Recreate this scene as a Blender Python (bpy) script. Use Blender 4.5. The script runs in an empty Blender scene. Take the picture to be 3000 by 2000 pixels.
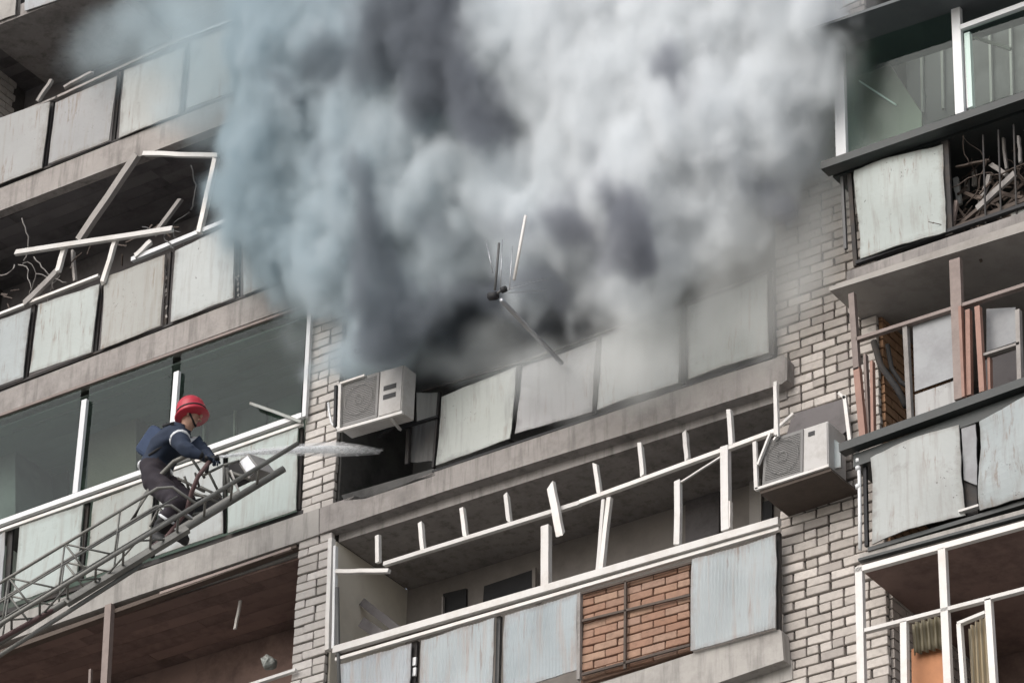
import bpy, bmesh, math, random
from mathutils import Vector, Matrix, noise
random.seed(7)
sc = bpy.context.scene
COL = sc.collection
R = math.radians

# ------------------------------------------------------------------ camera
FPX = 10709.0                       # focal length in pixels of the 3000 px wide photograph
RIGHT = Vector((0.825425, 0.564065, 0.022468)).normalized()
DOWN = Vector((-0.283469, 0.448576, -0.847599))
DOWN = (DOWN - RIGHT * DOWN.dot(RIGHT)).normalized()
FWD = RIGHT.cross(DOWN).normalized()
CAMP = Vector((0, -23.75, 1.6))
cd = bpy.data.cameras.new("camera")
cam = bpy.data.objects.new("camera", cd)
COL.objects.link(cam)
cd.sensor_width = 36.0
cd.lens = FPX / 3000 * 36
cd.clip_start = 0.5
cd.clip_end = 2000
mw = Matrix.Identity(4)
for i in range(3):
    mw[i][0] = RIGHT[i]; mw[i][1] = -DOWN[i]; mw[i][2] = -FWD[i]; mw[i][3] = CAMP[i]
cam.matrix_world = mw
sc.camera = cam

# ------------------------------------------------------------------ light
w = bpy.data.worlds.new("World")
sc.world = w
w.use_nodes = True
wn = w.node_tree.nodes; wl = w.node_tree.links
wn.clear()
sky = wn.new("ShaderNodeTexSky"); sky.sky_type = 'NISHITA'; sky.sun_disc = False
SUN_EL, SUN_AZ = 36, 190           # degrees; azimuth clockwise from +Y
sky.sun_elevation = R(SUN_EL); sky.sun_rotation = R(SUN_AZ)
sky.dust_density = 3.0; sky.air_density = 1.0
hs = wn.new("ShaderNodeHueSaturation"); hs.inputs["Saturation"].default_value = 0.45
bg = wn.new("ShaderNodeBackground"); bg.inputs["Strength"].default_value = 0.15
wo = wn.new("ShaderNodeOutputWorld")
wl.new(sky.outputs[0], hs.inputs["Color"]); wl.new(hs.outputs[0], bg.inputs[0]); wl.new(bg.outputs[0], wo.inputs[0])
sl = bpy.data.lights.new("sun", 'SUN'); sl.energy = 1.0; sl.angle = R(60); sl.color = (1.0, 0.97, 0.94)
so = bpy.data.objects.new("sun", sl); COL.objects.link(so)
sd = Vector((math.sin(R(SUN_AZ)) * math.cos(R(SUN_EL)), math.cos(R(SUN_AZ)) * math.cos(R(SUN_EL)), math.sin(R(SUN_EL))))
so.rotation_euler = sd.to_track_quat('Z', 'Y').to_euler()
so.location = (-30, -40, 50)
sc.view_settings.view_transform = 'Standard'; sc.view_settings.look = 'None'
sc.view_settings.exposure = 0.30; sc.view_settings.gamma = 1.0; sc.view_settings.use_curve_mapping = False
sc.cycles.volume_bounces = 8
sc.cycles.max_bounces = 10
sc.cycles.transparent_max_bounces = 16
sc.cycles.volume_step_rate = 1.5
sc.cycles.volume_max_steps = 256
sc.cycles.use_denoising = True

# ------------------------------------------------------------------ helpers
def at(px, py, Y=0.0):
    """the point of the vertical plane y = Y that the photograph shows at pixel (px, py)"""
    d = FWD + RIGHT * ((px - 1500) / FPX) + DOWN * ((py - 1000) / FPX)
    return CAMP + d * ((Y - CAMP.y) / d.y)
def ppm(p):
    return FPX / (p - CAMP).dot(FWD)

WL = {}
def mk(name, verts, faces, mat, parent=None, smooth=False, center=None):
    c = center or sum((Vector(v) for v in verts), Vector()) / len(verts)
    me = bpy.data.meshes.new(name)
    me.from_pydata([Vector(v) - c for v in verts], [], faces)
    bm = bmesh.new(); bm.from_mesh(me); bmesh.ops.recalc_face_normals(bm, faces=bm.faces); bm.to_mesh(me); bm.free()
    if smooth:
        for p_ in me.polygons: p_.use_smooth = True
    me.materials.append(mat)
    return link(name, me, c, parent)
def link(name, me, c, parent=None, rot=None):
    o = bpy.data.objects.new(name, me); COL.objects.link(o)
    c = Vector(c); WL[o.name] = c.copy()
    if parent is not None:
        o.parent = parent; o.location = c - WL[parent.name]
    else:
        o.location = c
    return o
def tag(o, label=None, cat=None, group=None, kind=None):
    for k, v in (("label", label), ("category", cat), ("group", group), ("kind", kind)):
        if v: o[k] = v
    return o
def empty(name, loc, label, cat, group=None):
    o = bpy.data.objects.new(name, None); COL.objects.link(o)
    o.location = loc; WL[o.name] = Vector(loc); o.empty_display_size = .2
    return tag(o, label, cat, group)
CUBE_F = [(0, 1, 2, 3), (7, 6, 5, 4), (0, 4, 5, 1), (1, 5, 6, 2), (2, 6, 7, 3), (3, 7, 4, 0)]
def prism(name, quad, Y0, Y1, mat, parent=None, quad2=None):
    """a slab whose front face is the pixel polygon `quad` on plane Y0, pushed straight back to Y1"""
    P = [at(x, y, Y0) for x, y in quad]
    n = len(P)
    B = [Vector((p.x, Y1, p.z)) for p in P]
    F = [tuple(range(n)), tuple(range(2 * n - 1, n - 1, -1))] + [(i, n + i, n + (i + 1) % n, (i + 1) % n) for i in range(n)]
    return mk(name, P + B, F, mat, parent)
def box(name, lo, hi, mat, parent=None, bevel=0):
    x0, y0, z0 = lo; x1, y1, z1 = hi
    V = [(x0, y0, z0), (x1, y0, z0), (x1, y0, z1), (x0, y0, z1), (x0, y1, z0), (x1, y1, z0), (x1, y1, z1), (x0, y1, z1)]
    o = mk(name, V, CUBE_F, mat, parent)
    if bevel: bev(o, bevel)
    return o
def bev(o, wd, seg=2):
    bm = bmesh.new(); bm.from_mesh(o.data)
    bmesh.ops.bevel(bm, geom=list(bm.edges), offset=wd, segments=seg, affect='EDGES', profile=.6)
    bm.to_mesh(o.data); bm.free()
def beam_geo(A, B, wd, th, n=1, rag=0, wob=0, up=None):
    """rectangular timber from A to B: width wd in the facade plane, thickness th; rag = splintered ends"""
    A = Vector(A); B = Vector(B); d = B - A; L = d.length; d.normalize()
    t = Vector((0, 1, 0)) if up is None else Vector(up)
    t = (t - d * t.dot(d)).normalized()
    s = d.cross(t).normalized()
    V = []; F = []
    n = max(n, 4 if (rag or wob) else 1)
    for i in range(n + 1):
        f = i / n
        o_ = s * (random.uniform(-wob, wob)) + t * random.uniform(-wob, wob)
        for a, b in ((-1, -1), (1, -1), (1, 1), (-1, 1)):
            e = 0
            if rag and i in (0, n): e = random.uniform(-rag, rag * .3) * (-1 if i == 0 else 1)
            V.append(A + d * (L * f + e) + s * (a * wd / 2) + t * (b * th / 2) + o_)
    for i in range(n):
        for k in range(4):
            F.append((4 * i + k, 4 * i + (k + 1) % 4, 4 * i + 4 + (k + 1) % 4, 4 * i + 4 + k))
    F.append((3, 2, 1, 0)); F.append((4 * n, 4 * n + 1, 4 * n + 2, 4 * n + 3))
    return V, F
def bar(name, a, b, wpx, Y, mat, parent=None, th=.04, rag=0, wob=0, Yb=None):
    A = at(a[0], a[1], Y); B = at(b[0], b[1], Y if Yb is None else Yb)
    wd = wpx / ppm(A) * .92
    V, F = beam_geo(A, B, wd, th, rag=rag, wob=wob)
    o = mk(name, V, F, mat, parent)
    return o
def tube_geo(pts, r, seg=8, r2=None):
    pts = [Vector(p) for p in pts]; V = []; F = []
    n = len(pts)
    ref = Vector((0.13, 0.2, 1)).normalized()
    for i, p in enumerate(pts):
        d = (pts[min(i + 1, n - 1)] - pts[max(i - 1, 0)]).normalized()
        rf = ref if abs(d.dot(ref)) < .95 else Vector((1, 0, 0))
        s = d.cross(rf).normalized(); t = d.cross(s)
        rr = r if r2 is None else r + (r2 - r) * i / (n - 1)
        for k in range(seg):
            a = 2 * math.pi * k / seg
            V.append(p + s * math.cos(a) * rr + t * math.sin(a) * rr)
    for i in range(n - 1):
        for k in range(seg):
            F.append((i * seg + k, i * seg + (k + 1) % seg, (i + 1) * seg + (k + 1) % seg, (i + 1) * seg + k))
    F.append(tuple(range(seg))[::-1]); F.append(tuple(range((n - 1) * seg, n * seg)))
    return V, F
def tube(name, pts, r, mat, parent=None, seg=8, r2=None):
    V, F = tube_geo(pts, r, seg, r2)
    return mk(name, V, F, mat, parent, smooth=True)
def join(parts):
    V = []; F = []
    for v, f in parts:
        k = len(V); V += list(v); F += [tuple(i + k for i in q) for q in f]
    return V, F
def panel(name, quad, Y, mat, parent=None, th=.012, nx=7, nz=7, warp=.008, corr=0, edge=.006, bow=0):
    """thin sheet-metal / board cladding panel, slightly dented, with uneven edges. quad: TL TR BR BL in pixels"""
    TL, TR, BR, BL = [at(x, y, Y) for x, y in quad]
    if corr: nx = corr * 2
    V = []; F = []
    sd_ = Vector((random.uniform(0, 99), 0, random.uniform(0, 99)))
    for side in (0, 1):
        for j in range(nz + 1):
            for i in range(nx + 1):
                u = i / nx; v = j / nz
                p = (TL * (1 - u) + TR * u) * (1 - v) + (BL * (1 - u) + BR * u) * v
                dy = noise.noise(p * 1.7 + sd_) * warp * 1.6
                if corr: dy += (.0055 if i % 2 else -.0055) * (.6 + .8 * noise.noise(p * 3 + sd_))
                dy -= bow * math.sin(math.pi * u) * (.4 + .6 * math.sin(math.pi * v))
                if i in (0, nx): p = p + Vector((noise.noise(p * 9 + sd_) * edge * 1.5, 0, 0))
                if j in (0, nz): p = p + Vector((0, 0, noise.noise(p * 9 + sd_) * edge * 1.5))
                V.append(p + Vector((0, dy + side * th, 0)))
    o_ = (nx + 1) * (nz + 1)
    for j in range(nz):
        for i in range(nx):
            a = j * (nx + 1) + i
            F.append((a, a + 1, a + nx + 2, a + nx + 1)); F.append((o_ + a + nx + 1, o_ + a + nx + 2, o_ + a + 1, o_ + a))
    rim = [j * (nx + 1) for j in range(nz + 1)] + [nz * (nx + 1) + i for i in range(1, nx + 1)] + \
          [j * (nx + 1) + nx for j in range(nz - 1, -1, -1)] + [i for i in range(nx - 1, 0, -1)]
    for k in range(len(rim)):
        a, b = rim[k], rim[(k + 1) % len(rim)]
        F.append((a, b, o_ + b, o_ + a))
    return mk(name, V, F, mat, parent)

# ------------------------------------------------------------------ materials
class NB:
    def __init__(s, name):
        s.m = bpy.data.materials.new(name); s.m.use_nodes = True
        s.n = s.m.node_tree.nodes; s.l = s.m.node_tree.links
        s.bs = s.n["Principled BSDF"]; s.out = s.n["Material Output"]
        s.tc = s.n.new("ShaderNodeTexCoord"); s.oi = s.n.new("ShaderNodeObjectInfo")
    def node(s, t, **k):
        x = s.n.new(t)
        for a, b in k.items(): setattr(x, a, b)
        return x
    def set(s, sock, v):
        if isinstance(v, bpy.types.NodeSocket): s.l.new(v, sock)
        else: sock.default_value = v
    def math(s, op, a, b=0.0, c=None):
        x = s.node("ShaderNodeMath", operation=op)
        s.set(x.inputs[0], a); s.set(x.inputs[1], b)
        if c is not None: s.set(x.inputs[2], c)
        return x.outputs[0]
    def coords(s, scale=(1, 1, 1), rnd=True):
        g = s.node("ShaderNodeNewGeometry")
        mp = s.node("ShaderNodeMapping")
        s.l.new(g.outputs["Position"], mp.inputs[0]); mp.inputs["Scale"].default_value = scale
        if rnd:
            v = s.node("ShaderNodeVectorMath", operation='SCALE'); v.inputs[0].default_value = (17.3, 9.1, 31.7)
            s.l.new(s.oi.outputs["Random"], v.inputs["Scale"])
            s.l.new(v.outputs[0], mp.inputs["Location"])
        return mp.outputs[0]
    def noise(s, scale, detail=5, vec=None, rough=.6, dist=0):
        x = s.node("ShaderNodeTexNoise"); x.inputs["Scale"].default_value = scale; x.inputs["Detail"].default_value = detail
        x.inputs["Roughness"].default_value = rough; x.inputs["Distortion"].default_value = dist
        s.l.new(vec if vec is not None else s.coords(), x.inputs["Vector"])
        return x.outputs["Fac"]
    def ramp(s, fac, stops):
        x = s.node("ShaderNodeValToRGB"); s.l.new(fac, x.inputs[0]); e = x.color_ramp.elements
        while len(e) < len(stops): e.new(.5)
        for el, (p, c) in zip(e, stops):
            el.position = p; el.color = (*c, 1) if len(c) == 3 else c
        return x.outputs[0]
    def mix(s, fac, a, b, mode='MIX'):
        x = s.node("ShaderNodeMix", data_type='RGBA', blend_type=mode)
        s.set(x.inputs[0], fac)
        s.set(x.inputs[6], (*a, 1) if isinstance(a, tuple) else a); s.set(x.inputs[7], (*b, 1) if isinstance(b, tuple) else b)
        return x.outputs[2]
    def bump(s, h, strength=.3, dist=.01):
        x = s.node("ShaderNodeBump"); x.inputs["Strength"].default_value = strength; x.inputs["Distance"].default_value = dist
        s.l.new(h, x.inputs["Height"]); s.l.new(x.outputs[0], s.bs.inputs["Normal"])
    def fin(s, col, rough=.8, metal=0.0):
        s.set(s.bs.inputs["Base Color"], (*col, 1) if isinstance(col, tuple) else col)
        s.set(s.bs.inputs["Roughness"], rough); s.bs.inputs["Metallic"].default_value = metal
        return s.m
def step(b, f, lo, hi):
    return b.ramp(f, [(lo, (0, 0, 0)), (hi, (1, 1, 1))])

def m_panel(name, base, stain, rust=0.25, streak=.3, specks=True):
    b = NB(name)
    big = b.noise(1.3, 4)
    col = b.mix(big, tuple(c * .80 for c in base), tuple(min(1, c * 1.12) for c in base))
    # per-panel tint
    t = b.ramp(b.oi.outputs["Random"], [(0, (.80, .86, .90)), (.3, (1.02, .99, .96)), (.6, (.92, 1.0, .97)), (.8, (1.05, 1.05, 1.04)), (1, (.84, .83, .88))])
    col = b.mix(1.0, col, t, 'MULTIPLY')
    st = b.noise(1.0, 4, b.coords((14, 14, 1.1)), rough=.65)
    col = b.mix(b.math('MULTIPLY', step(b, st, .5, .72), streak), col, stain)
    bl = b.noise(2.6, 6, rough=.7)
    col = b.mix(b.math('MULTIPLY', step(b, bl, .60, .74), rust), col, tuple(c * .75 for c in stain))
    sp3 = b.node("ShaderNodeSeparateXYZ"); b.l.new(b.tc.outputs["Generated"], sp3.inputs[0])
    ex = b.math('ABSOLUTE', b.math('SUBTRACT', sp3.outputs[0], .5)); ez = b.math('ABSOLUTE', b.math('SUBTRACT', sp3.outputs[2], .5))
    ed = b.math('ADD', b.math('MAXIMUM', ex, ez), b.math('MULTIPLY', b.math('SUBTRACT', b.noise(7, 5, rough=.7), .5), .22))
    col = b.mix(b.math('MULTIPLY', step(b, ed, .43, .53), .7), col, tuple(c * .7 for c in stain))
    rs = b.noise(1.0, 5, b.coords((22, 22, 2.2)), rough=.7)
    col = b.mix(b.math('MULTIPLY', b.math('MULTIPLY', step(b, rs, .56, .66), step(b, b.noise(1.6, 3), .45, .6)), .6), col, (.16, .085, .045))
    if specks:
        sp = b.noise(30, 2, rough=.5); msk = step(b, b.noise(1.9, 3), .52, .62)
        col = b.mix(b.math('MULTIPLY', b.math('MULTIPLY', step(b, sp, .68, .72), msk), .75), col, (.09, .08, .075))
    b.bump(b.noise(4, 6), .6, .012)
    return b.fin(col, .62)
M = {}
M['panel'] = m_panel("painted_panel", (.41, .43, .425), (.22, .19, .165), .45, .45)
M['panel_warm'] = m_panel("warm_painted_panel", (.34, .342, .33), (.23, .20, .165), .45, .45)
M['panel_dirty'] = m_panel("smoke_stained_panel", (.42, .42, .405), (.17, .16, .155), .6, .5)
M['panel_blue'] = m_panel("bluish_ribbed_panel", (.385, .42, .435), (.33, .285, .26), .3, .8, False)
M['panel_grey'] = m_panel("grey_back_panel", (.15, .14, .14), (.05, .05, .05), .4, .5, False)

def m_simple(name, base, var=.25, sc_=6, rough=.75, dark=None, dk=.0, bump=.3, metal=0, streak=0, tint=.12):
    b = NB(name)
    n_ = b.noise(sc_, 6, rough=.65)
    col = b.mix(n_, tuple(c * (1 - var) for c in base), tuple(min(1, c * (1 + var)) for c in base))
    if dark:
        col = b.mix(b.math('MULTIPLY', step(b, b.noise(sc_ * .45, 6, rough=.75), .48, .66), dk), col, dark)
    if streak:
        col = b.mix(b.math('MULTIPLY', step(b, b.noise(1.0, 5, b.coords((9, 9, .9)), rough=.7), .5, .7), streak), col, tuple(c * .4 for c in base))
    if tint: col = b.mix(1.0, col, b.ramp(b.oi.outputs["Random"], [(0, (1 - tint,) * 3), (.5, (1, 1, 1)), (1, (1 + tint, 1 + tint * .9, 1 + tint * .8))]), 'MULTIPLY')
    b.bump(b.noise(sc_ * 5, 5), bump, .006)
    return b.fin(col, rough, metal)
M['white'] = m_simple("old_white_paint", (.66, .64, .615), .07, 7, .5, (.42, .36, .30), .35, .2)
M['pvc'] = m_simple("white_window_frame", (.68, .69, .70), .03, 3, .35, (.5, .5, .5), .12, .05)
M['wood_grey'] = m_simple("weathered_grey_wood", (.30, .28, .265), .25, 9, .8, (.1, .09, .08), .4, .5)
M['wood_brown'] = m_simple("weathered_brown_wood", (.085, .064, .052), .3, 9, .8, (.06, .045, .035), .5, .5)
M['frame_brown'] = m_simple("faded_brown_frame", (.235, .185, .165), .2, 8, .6, (.10, .07, .06), .4, .3)
M['frame_red'] = m_simple("red_brown_frame", (.30, .165, .125), .25, 8, .6, (.14, .07, .05), .4, .3)
M['concrete'] = m_simple("concrete_slab_edge", (.30, .277, .262), .30, 3.0, .9, (.13, .118, .112), .6, .9, streak=.75)
M['concrete_light'] = m_simple("light_concrete", (.37, .352, .33), .26, 3.0, .9, (.19, .175, .165), .5, .9, streak=.6)
M['sooty'] = m_simple("soot_blackened_concrete", (.10, .098, .095), .4, 3, .95, (.02, .02, .02), .6, .6)
M['soffit'] = m_simple("grey_soffit", (.38, .355, .33), .2, 2.5, .9, (.10, .08, .07), .4, .4)
M['int_dark'] = m_simple("shade_dark_plaster", (.14, .13, .132), .3, 2.2, .95, (.03, .027, .025), .6, .4)  # shade of the recesses put into a darker base colour
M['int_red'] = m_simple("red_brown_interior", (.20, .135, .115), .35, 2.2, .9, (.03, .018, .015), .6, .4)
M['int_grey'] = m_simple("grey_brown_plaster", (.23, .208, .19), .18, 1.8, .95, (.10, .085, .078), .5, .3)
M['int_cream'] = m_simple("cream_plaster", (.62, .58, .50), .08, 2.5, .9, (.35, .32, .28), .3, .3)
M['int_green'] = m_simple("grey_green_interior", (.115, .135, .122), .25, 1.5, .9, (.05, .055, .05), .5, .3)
M['dark_gap'] = m_simple("rusty_steel_and_gap_shade", (.035, .033, .033), .4, 8, .8, (.12, .08, .05), .25, .4)  # steel posts, also strips in panel gaps with shade put in the colour
M['sill_dark'] = m_simple("dark_metal_sill", (.022, .028, .028), .4, 6, .5, (.06, .05, .045), .3, .3)
M['slate'] = m_simple("slate_grey_canopy", (.085, .095, .10), .15, 3, .6, (.04, .045, .05), .3, .2)
M['ladder'] = m_simple("galvanised_ladder_steel", (.17, .168, .155), .3, 8, .5, (.07, .07, .065), .5, .3, metal=.3)
M['ac_white'] = m_simple("off_white_ac_casing", (.47, .455, .44), .10, 5, .5, (.25, .22, .19), .5, .1)
M['ac_grille'] = m_simple("grey_ac_grille", (.20, .195, .19), .15, 8, .6, (.08, .08, .08), .3, .3)
M['black'] = m_simple("black_print", (.015, .015, .017), .1, 8, .6)
M['alu'] = m_simple("aluminium_tube", (.45, .46, .48), .15, 10, .35, metal=.7)
M['rubber'] = m_simple("black_rubber", (.018, .018, .02), .2, 10, .7)
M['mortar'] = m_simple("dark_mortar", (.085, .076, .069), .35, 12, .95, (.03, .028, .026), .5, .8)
M['cable'] = m_simple("grey_cable", (.10, .10, .10), .2, 10, .6)
M['bounce_ground'] = m_simple("pale_bounce_ground", (.24, .235, .22), .2, 2, .9)
M['curtain'] = m_simple("faded_striped_curtain", (.36, .31, .22), .25, 5, .9, (.22, .2, .15), .4, .2)
M['orange_board'] = m_simple("orange_brown_board", (.50, .22, .10), .15, 4, .7, (.32, .14, .07), .4, .2)

def m_brick(name, cols, dirt=.35):
    b = NB(name)
    col = b.ramp(b.oi.outputs["Random"], [(i / (len(cols) - 1), c) for i, c in enumerate(cols)])
    n_ = b.noise(16, 6, rough=.7)
    col = b.mix(b.math('MULTIPLY', step(b, n_, .45, .68), dirt), col, tuple(c * .45 for c in cols[0]))
    big = b.noise(1.1, 4, b.coords(rnd=False))
    col = b.mix(b.math('MULTIPLY', step(b, big, .45, .70), .35), col, tuple(c * .5 for c in cols[0]))
    b.bump(b.noise(40, 5), .5, .006)
    return b.fin(col, .9)
M['brick'] = m_brick("white_silicate_brick", [(.52, .475, .435), (.43, .39, .355), (.62, .57, .525), (.49, .445, .405), (.35, .315, .29)])
M['brick_pale'] = m_brick("pale_silicate_brick", [(.56, .525, .495), (.48, .45, .42), (.62, .585, .55), (.52, .485, .455), (.41, .38, .35)], .25)
M['brick_red'] = m_brick("rough_orange_brick", [(.35, .215, .15), (.31, .175, .12), (.385, .25, .175), (.34, .22, .165), (.29, .16, .105)], .45)
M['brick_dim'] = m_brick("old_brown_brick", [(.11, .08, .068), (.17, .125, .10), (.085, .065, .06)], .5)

def m_glass(name, tint, gl=.0, rough=.03):
    b = NB(name)
    tr = b.node("ShaderNodeBsdfTransparent"); tr.inputs[0].default_value = (*tint, 1)
    g = b.node("ShaderNodeBsdfGlossy"); g.inputs["Roughness"].default_value = rough
    g.inputs[0].default_value = (.9, .97, .95, 1)
    f = b.node("ShaderNodeFresnel"); f.inputs[0].default_value = 1.30; gm = b.node("ShaderNodeNewGeometry")
    mx = b.node("ShaderNodeMixShader")
    b.set(mx.inputs[0], b.math('MULTIPLY', b.math('ADD', f.outputs[0], gl), b.math('SUBTRACT', 1.0, gm.outputs["Backfacing"]))); b.l.new(tr.outputs[0], mx.inputs[1]); b.l.new(g.outputs[0], mx.inputs[2])
    b.l.new(mx.outputs[0], b.out.inputs[0])
    return b.m
M['glass'] = m_glass("window_glass", (.84, .93, .89), .0)
M['glass_dirty'] = m_simple("dusty_film", (.24, .25, .26), .3, 2.2, .5, (.13, .12, .13), .6, .15)
M['brick_orange'] = m_brick("orange_inner_brick", [(.30, .16, .09), (.36, .21, .12), (.24, .13, .08)], .4)

# ------------------------------------------------------------------ the ground
mk("ground", [(-400, -300, 0), (400, -300, 0), (400, 300, 0), (-400, 300, 0)], [(0, 1, 2, 3)], M['bounce_ground'])["kind"] = "structure"  # unseen ground, made pale to bounce light into soffits and interiors

# ------------------------------------------------------------------ the building
XL, XP0, XP1, XM, XR = -24.62, -19.15, -18.77, -13.94, -12.93     # left party wall, pier, right end of the middle bay, brick wall end
BACK = 1.25
bld = empty("apartment_building", (-17, 1.3, 0), "pale brick apartment block whose stacked balconies are wrecked and burning", "building")
# rear wall of the recessed balconies: one sheet per storey and bay, each with its own colour
LV = [12.72, 15.52, 18.27, 21.02, 23.77, 26.52, 29.27]         # undersides of the slabs
def rear(x0, x1, z0, z1, mat, y=BACK):
    return box("rear_wall", (x0, y, z0), (x1, y + .25, z1), mat, bld)
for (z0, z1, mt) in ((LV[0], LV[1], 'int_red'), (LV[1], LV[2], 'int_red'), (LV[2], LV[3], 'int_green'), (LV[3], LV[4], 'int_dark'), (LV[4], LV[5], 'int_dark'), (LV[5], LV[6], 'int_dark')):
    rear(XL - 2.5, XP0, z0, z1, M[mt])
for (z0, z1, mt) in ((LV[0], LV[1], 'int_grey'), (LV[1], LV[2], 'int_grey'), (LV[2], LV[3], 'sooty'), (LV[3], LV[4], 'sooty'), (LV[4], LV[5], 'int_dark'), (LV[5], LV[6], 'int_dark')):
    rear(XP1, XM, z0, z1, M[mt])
# side walls between the bays
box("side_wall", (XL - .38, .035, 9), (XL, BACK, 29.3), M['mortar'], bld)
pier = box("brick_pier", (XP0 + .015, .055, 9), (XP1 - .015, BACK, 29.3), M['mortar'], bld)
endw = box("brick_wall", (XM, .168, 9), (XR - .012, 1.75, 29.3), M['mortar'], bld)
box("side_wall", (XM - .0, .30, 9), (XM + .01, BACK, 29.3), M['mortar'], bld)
# plaster on the sides of the pier that face into the middle bay
box("plaster", (XP1 - .012, .10, LV[1] + .3), (XP1 + .012, BACK - .002, LV[2]), M['int_cream'], pier)
box("plaster", (XP1 - .012, .10, LV[2] + .3), (XP1 + .012, BACK - .002, LV[3]), M['sooty'], pier)
# the block above and below what the picture shows
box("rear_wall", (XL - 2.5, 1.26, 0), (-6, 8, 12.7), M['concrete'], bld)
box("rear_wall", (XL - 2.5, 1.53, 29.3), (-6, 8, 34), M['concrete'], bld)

# bricks
def brick_mesh(l, h, d, k):
    me = bpy.data.meshes.new("brick")
    bm = bmesh.new(); bmesh.ops.create_cube(bm, size=1)
    for v in bm.verts: v.co = Vector((v.co.x * l, v.co.y * d, v.co.z * h)) + Vector([random.uniform(-.004, .004) for _ in range(3)])
    bmesh.ops.bevel(bm, geom=list(bm.edges), offset=.005, segments=1, affect='EDGES')
    bm.to_mesh(me); bm.free(); return me
BL, BH, JT = .229, .0775, .015
BM = {}
def bmesh_for(l, mat, h=BH):
    k = (round(l, 3), mat.name, h)
    if k not in BM:
        BM[k] = []
        for _ in range(4):
            me = brick_mesh(l, h, .05, _); me.materials.append(mat); BM[k].append(me)
    return random.choice(BM[k])
def course(x0, x1, z0, z1, Y, mat, parent, row=BH + JT, hide=None):
    """facing bond of the photograph: stretchers stacked joint over joint with a shifted or split course now and then"""
    z = z0; j = 0; h = row - JT; U = BL + JT
    while z + h <= z1 + .01:
        cuts = [x0]
        k = random.random()
        sh = 0 if (j % 6) not in (2, 5) else U / 2
        x = x0 + (U / 2 if sh else U) - (U * .5 if not sh else 0) * (0)
        while x < x1 - .05:
            cuts.append(x)
            if random.random() < .16: cuts.append(x + U / 2)
            x += U
        cuts = [c for c in cuts if c < x1 - .06] + [x1 + JT]
        for ca, cb in zip(cuts, cuts[1:]):
            ll = cb - ca - JT
            if ll < .03 or (hide and hide((ca + cb) / 2, z)): continue
            o = link("brick", bmesh_for(round(ll / .0125) * .0125, mat, h), Vector((ca + ll / 2 + random.uniform(-.004, .004), Y + .02 + random.uniform(-.007, .006), z + h / 2 + random.uniform(-.004, .004))), parent)
            o.rotation_euler.y = random.uniform(-.010, .010)
        z += row; j += 1
def in_view(x, Y, z, m=70):
    P = Vector((x, Y, z)) - CAMP; d = P.dot(FWD)
    px = P.dot(RIGHT) / d * FPX + 1500; py = P.dot(DOWN) / d * FPX + 1000
    return -m < px < 3000 + m and -m < py < 2000 + m
course(XP0, XP1, 14.1, 20.9, .03, M['brick_pale'], pier, hide=lambda x, z: not in_view(x, .03, z) or (LV[2] + .0 < z < LV[2] + .30))
course(XM, XR, 14.6, 20.7, .14, M['brick'], endw, hide=lambda x, z: not in_view(x, .14, z, 30))
# smoke-hidden upper part of the brick wall and the courses of the recesses, joined
def brick_sheet(name, p0, ux, length, z0, z1, nrm, mat, parent, row=BH + JT):
    parts = []; z = z0; j = 0; n = Vector(nrm)
    p0 = Vector(p0); ux = Vector(ux)
    while z < z1:
        x = -(j % 2) * BL / 2
        while x < length:
            a = max(x, 0); b_ = min(x + BL, length)
            if b_ - a > .03:
                c = p0 + ux * ((a + b_) / 2) + Vector((0, 0, z - p0.z + row / 2)) + n * random.uniform(0, .006)
                hx = ux * ((b_ - a) / 2); hz = Vector((0, 0, (row - JT) / 2)); hy = n * .02
                V = [c - hx - hz + hy, c + hx - hz + hy, c + hx + hz + hy, c - hx + hz + hy, c - hx - hz - hy, c + hx - hz - hy, c + hx + hz - hy, c - hx + hz - hy]
                parts.append((V, CUBE_F))
            x += BL + JT
        z += row; j += 1
    V, F = join(parts)
    o = mk(name, V, F, mat, parent); o["kind"] = "stuff"; return o
brick_sheet("brickwork", (XM, .145, 20.75), (1, 0, 0), XR - XM, 20.75, 25, (0, -1, 0), M['brick'], endw)
brick_sheet("brickwork", (XP0, .035, 20.95), (1, 0, 0), XP1 - XP0, 20.95, 25, (0, -1, 0), M['brick'], pier)
sw = bld
brick_sheet("brickwork", (XL + .012, .06, 23.9), (0, 1, 0), 1.0, 23.9, 27.5, (1, 0, 0), M['brick'], sw)
brick_sheet("brickwork", (XR, .20, 14.3), (0, 1, 0), 1.5, 14.3, 16.3, (1, 0, 0), M['brick'], endw)
brick_sheet("brickwork", (XR, .20, 16.4), (0, 1, 0), 1.5, 16.4, 19.0, (1, 0, 0), M['brick_orange'], endw)

def boards(x0, x1, y0, y1, z, n, mat, par):
    w_ = (y1 - y0) / n
    for k in range(n):
        x = x0
        while x < x1 - .05:
            xe = min(x1, x + random.uniform(1.4, 2.6))
            if x1 - xe < .5: xe = x1
            box("ceiling_board", (x, y0 + k * w_ + .002, z - .022 - random.uniform(0, .004)), (xe - .003, y0 + (k + 1) * w_ - .002, z), mat, par)
            x = xe
for z, mt in ((18.27, 'int_red'), (21.02, 'int_green'), (23.77, 'int_dark'), (26.52, 'int_dark')):
    boards(XL - 1.5, XP0 - .01, .14, 1.24, z - .012, 7, M[mt], bld)
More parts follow.
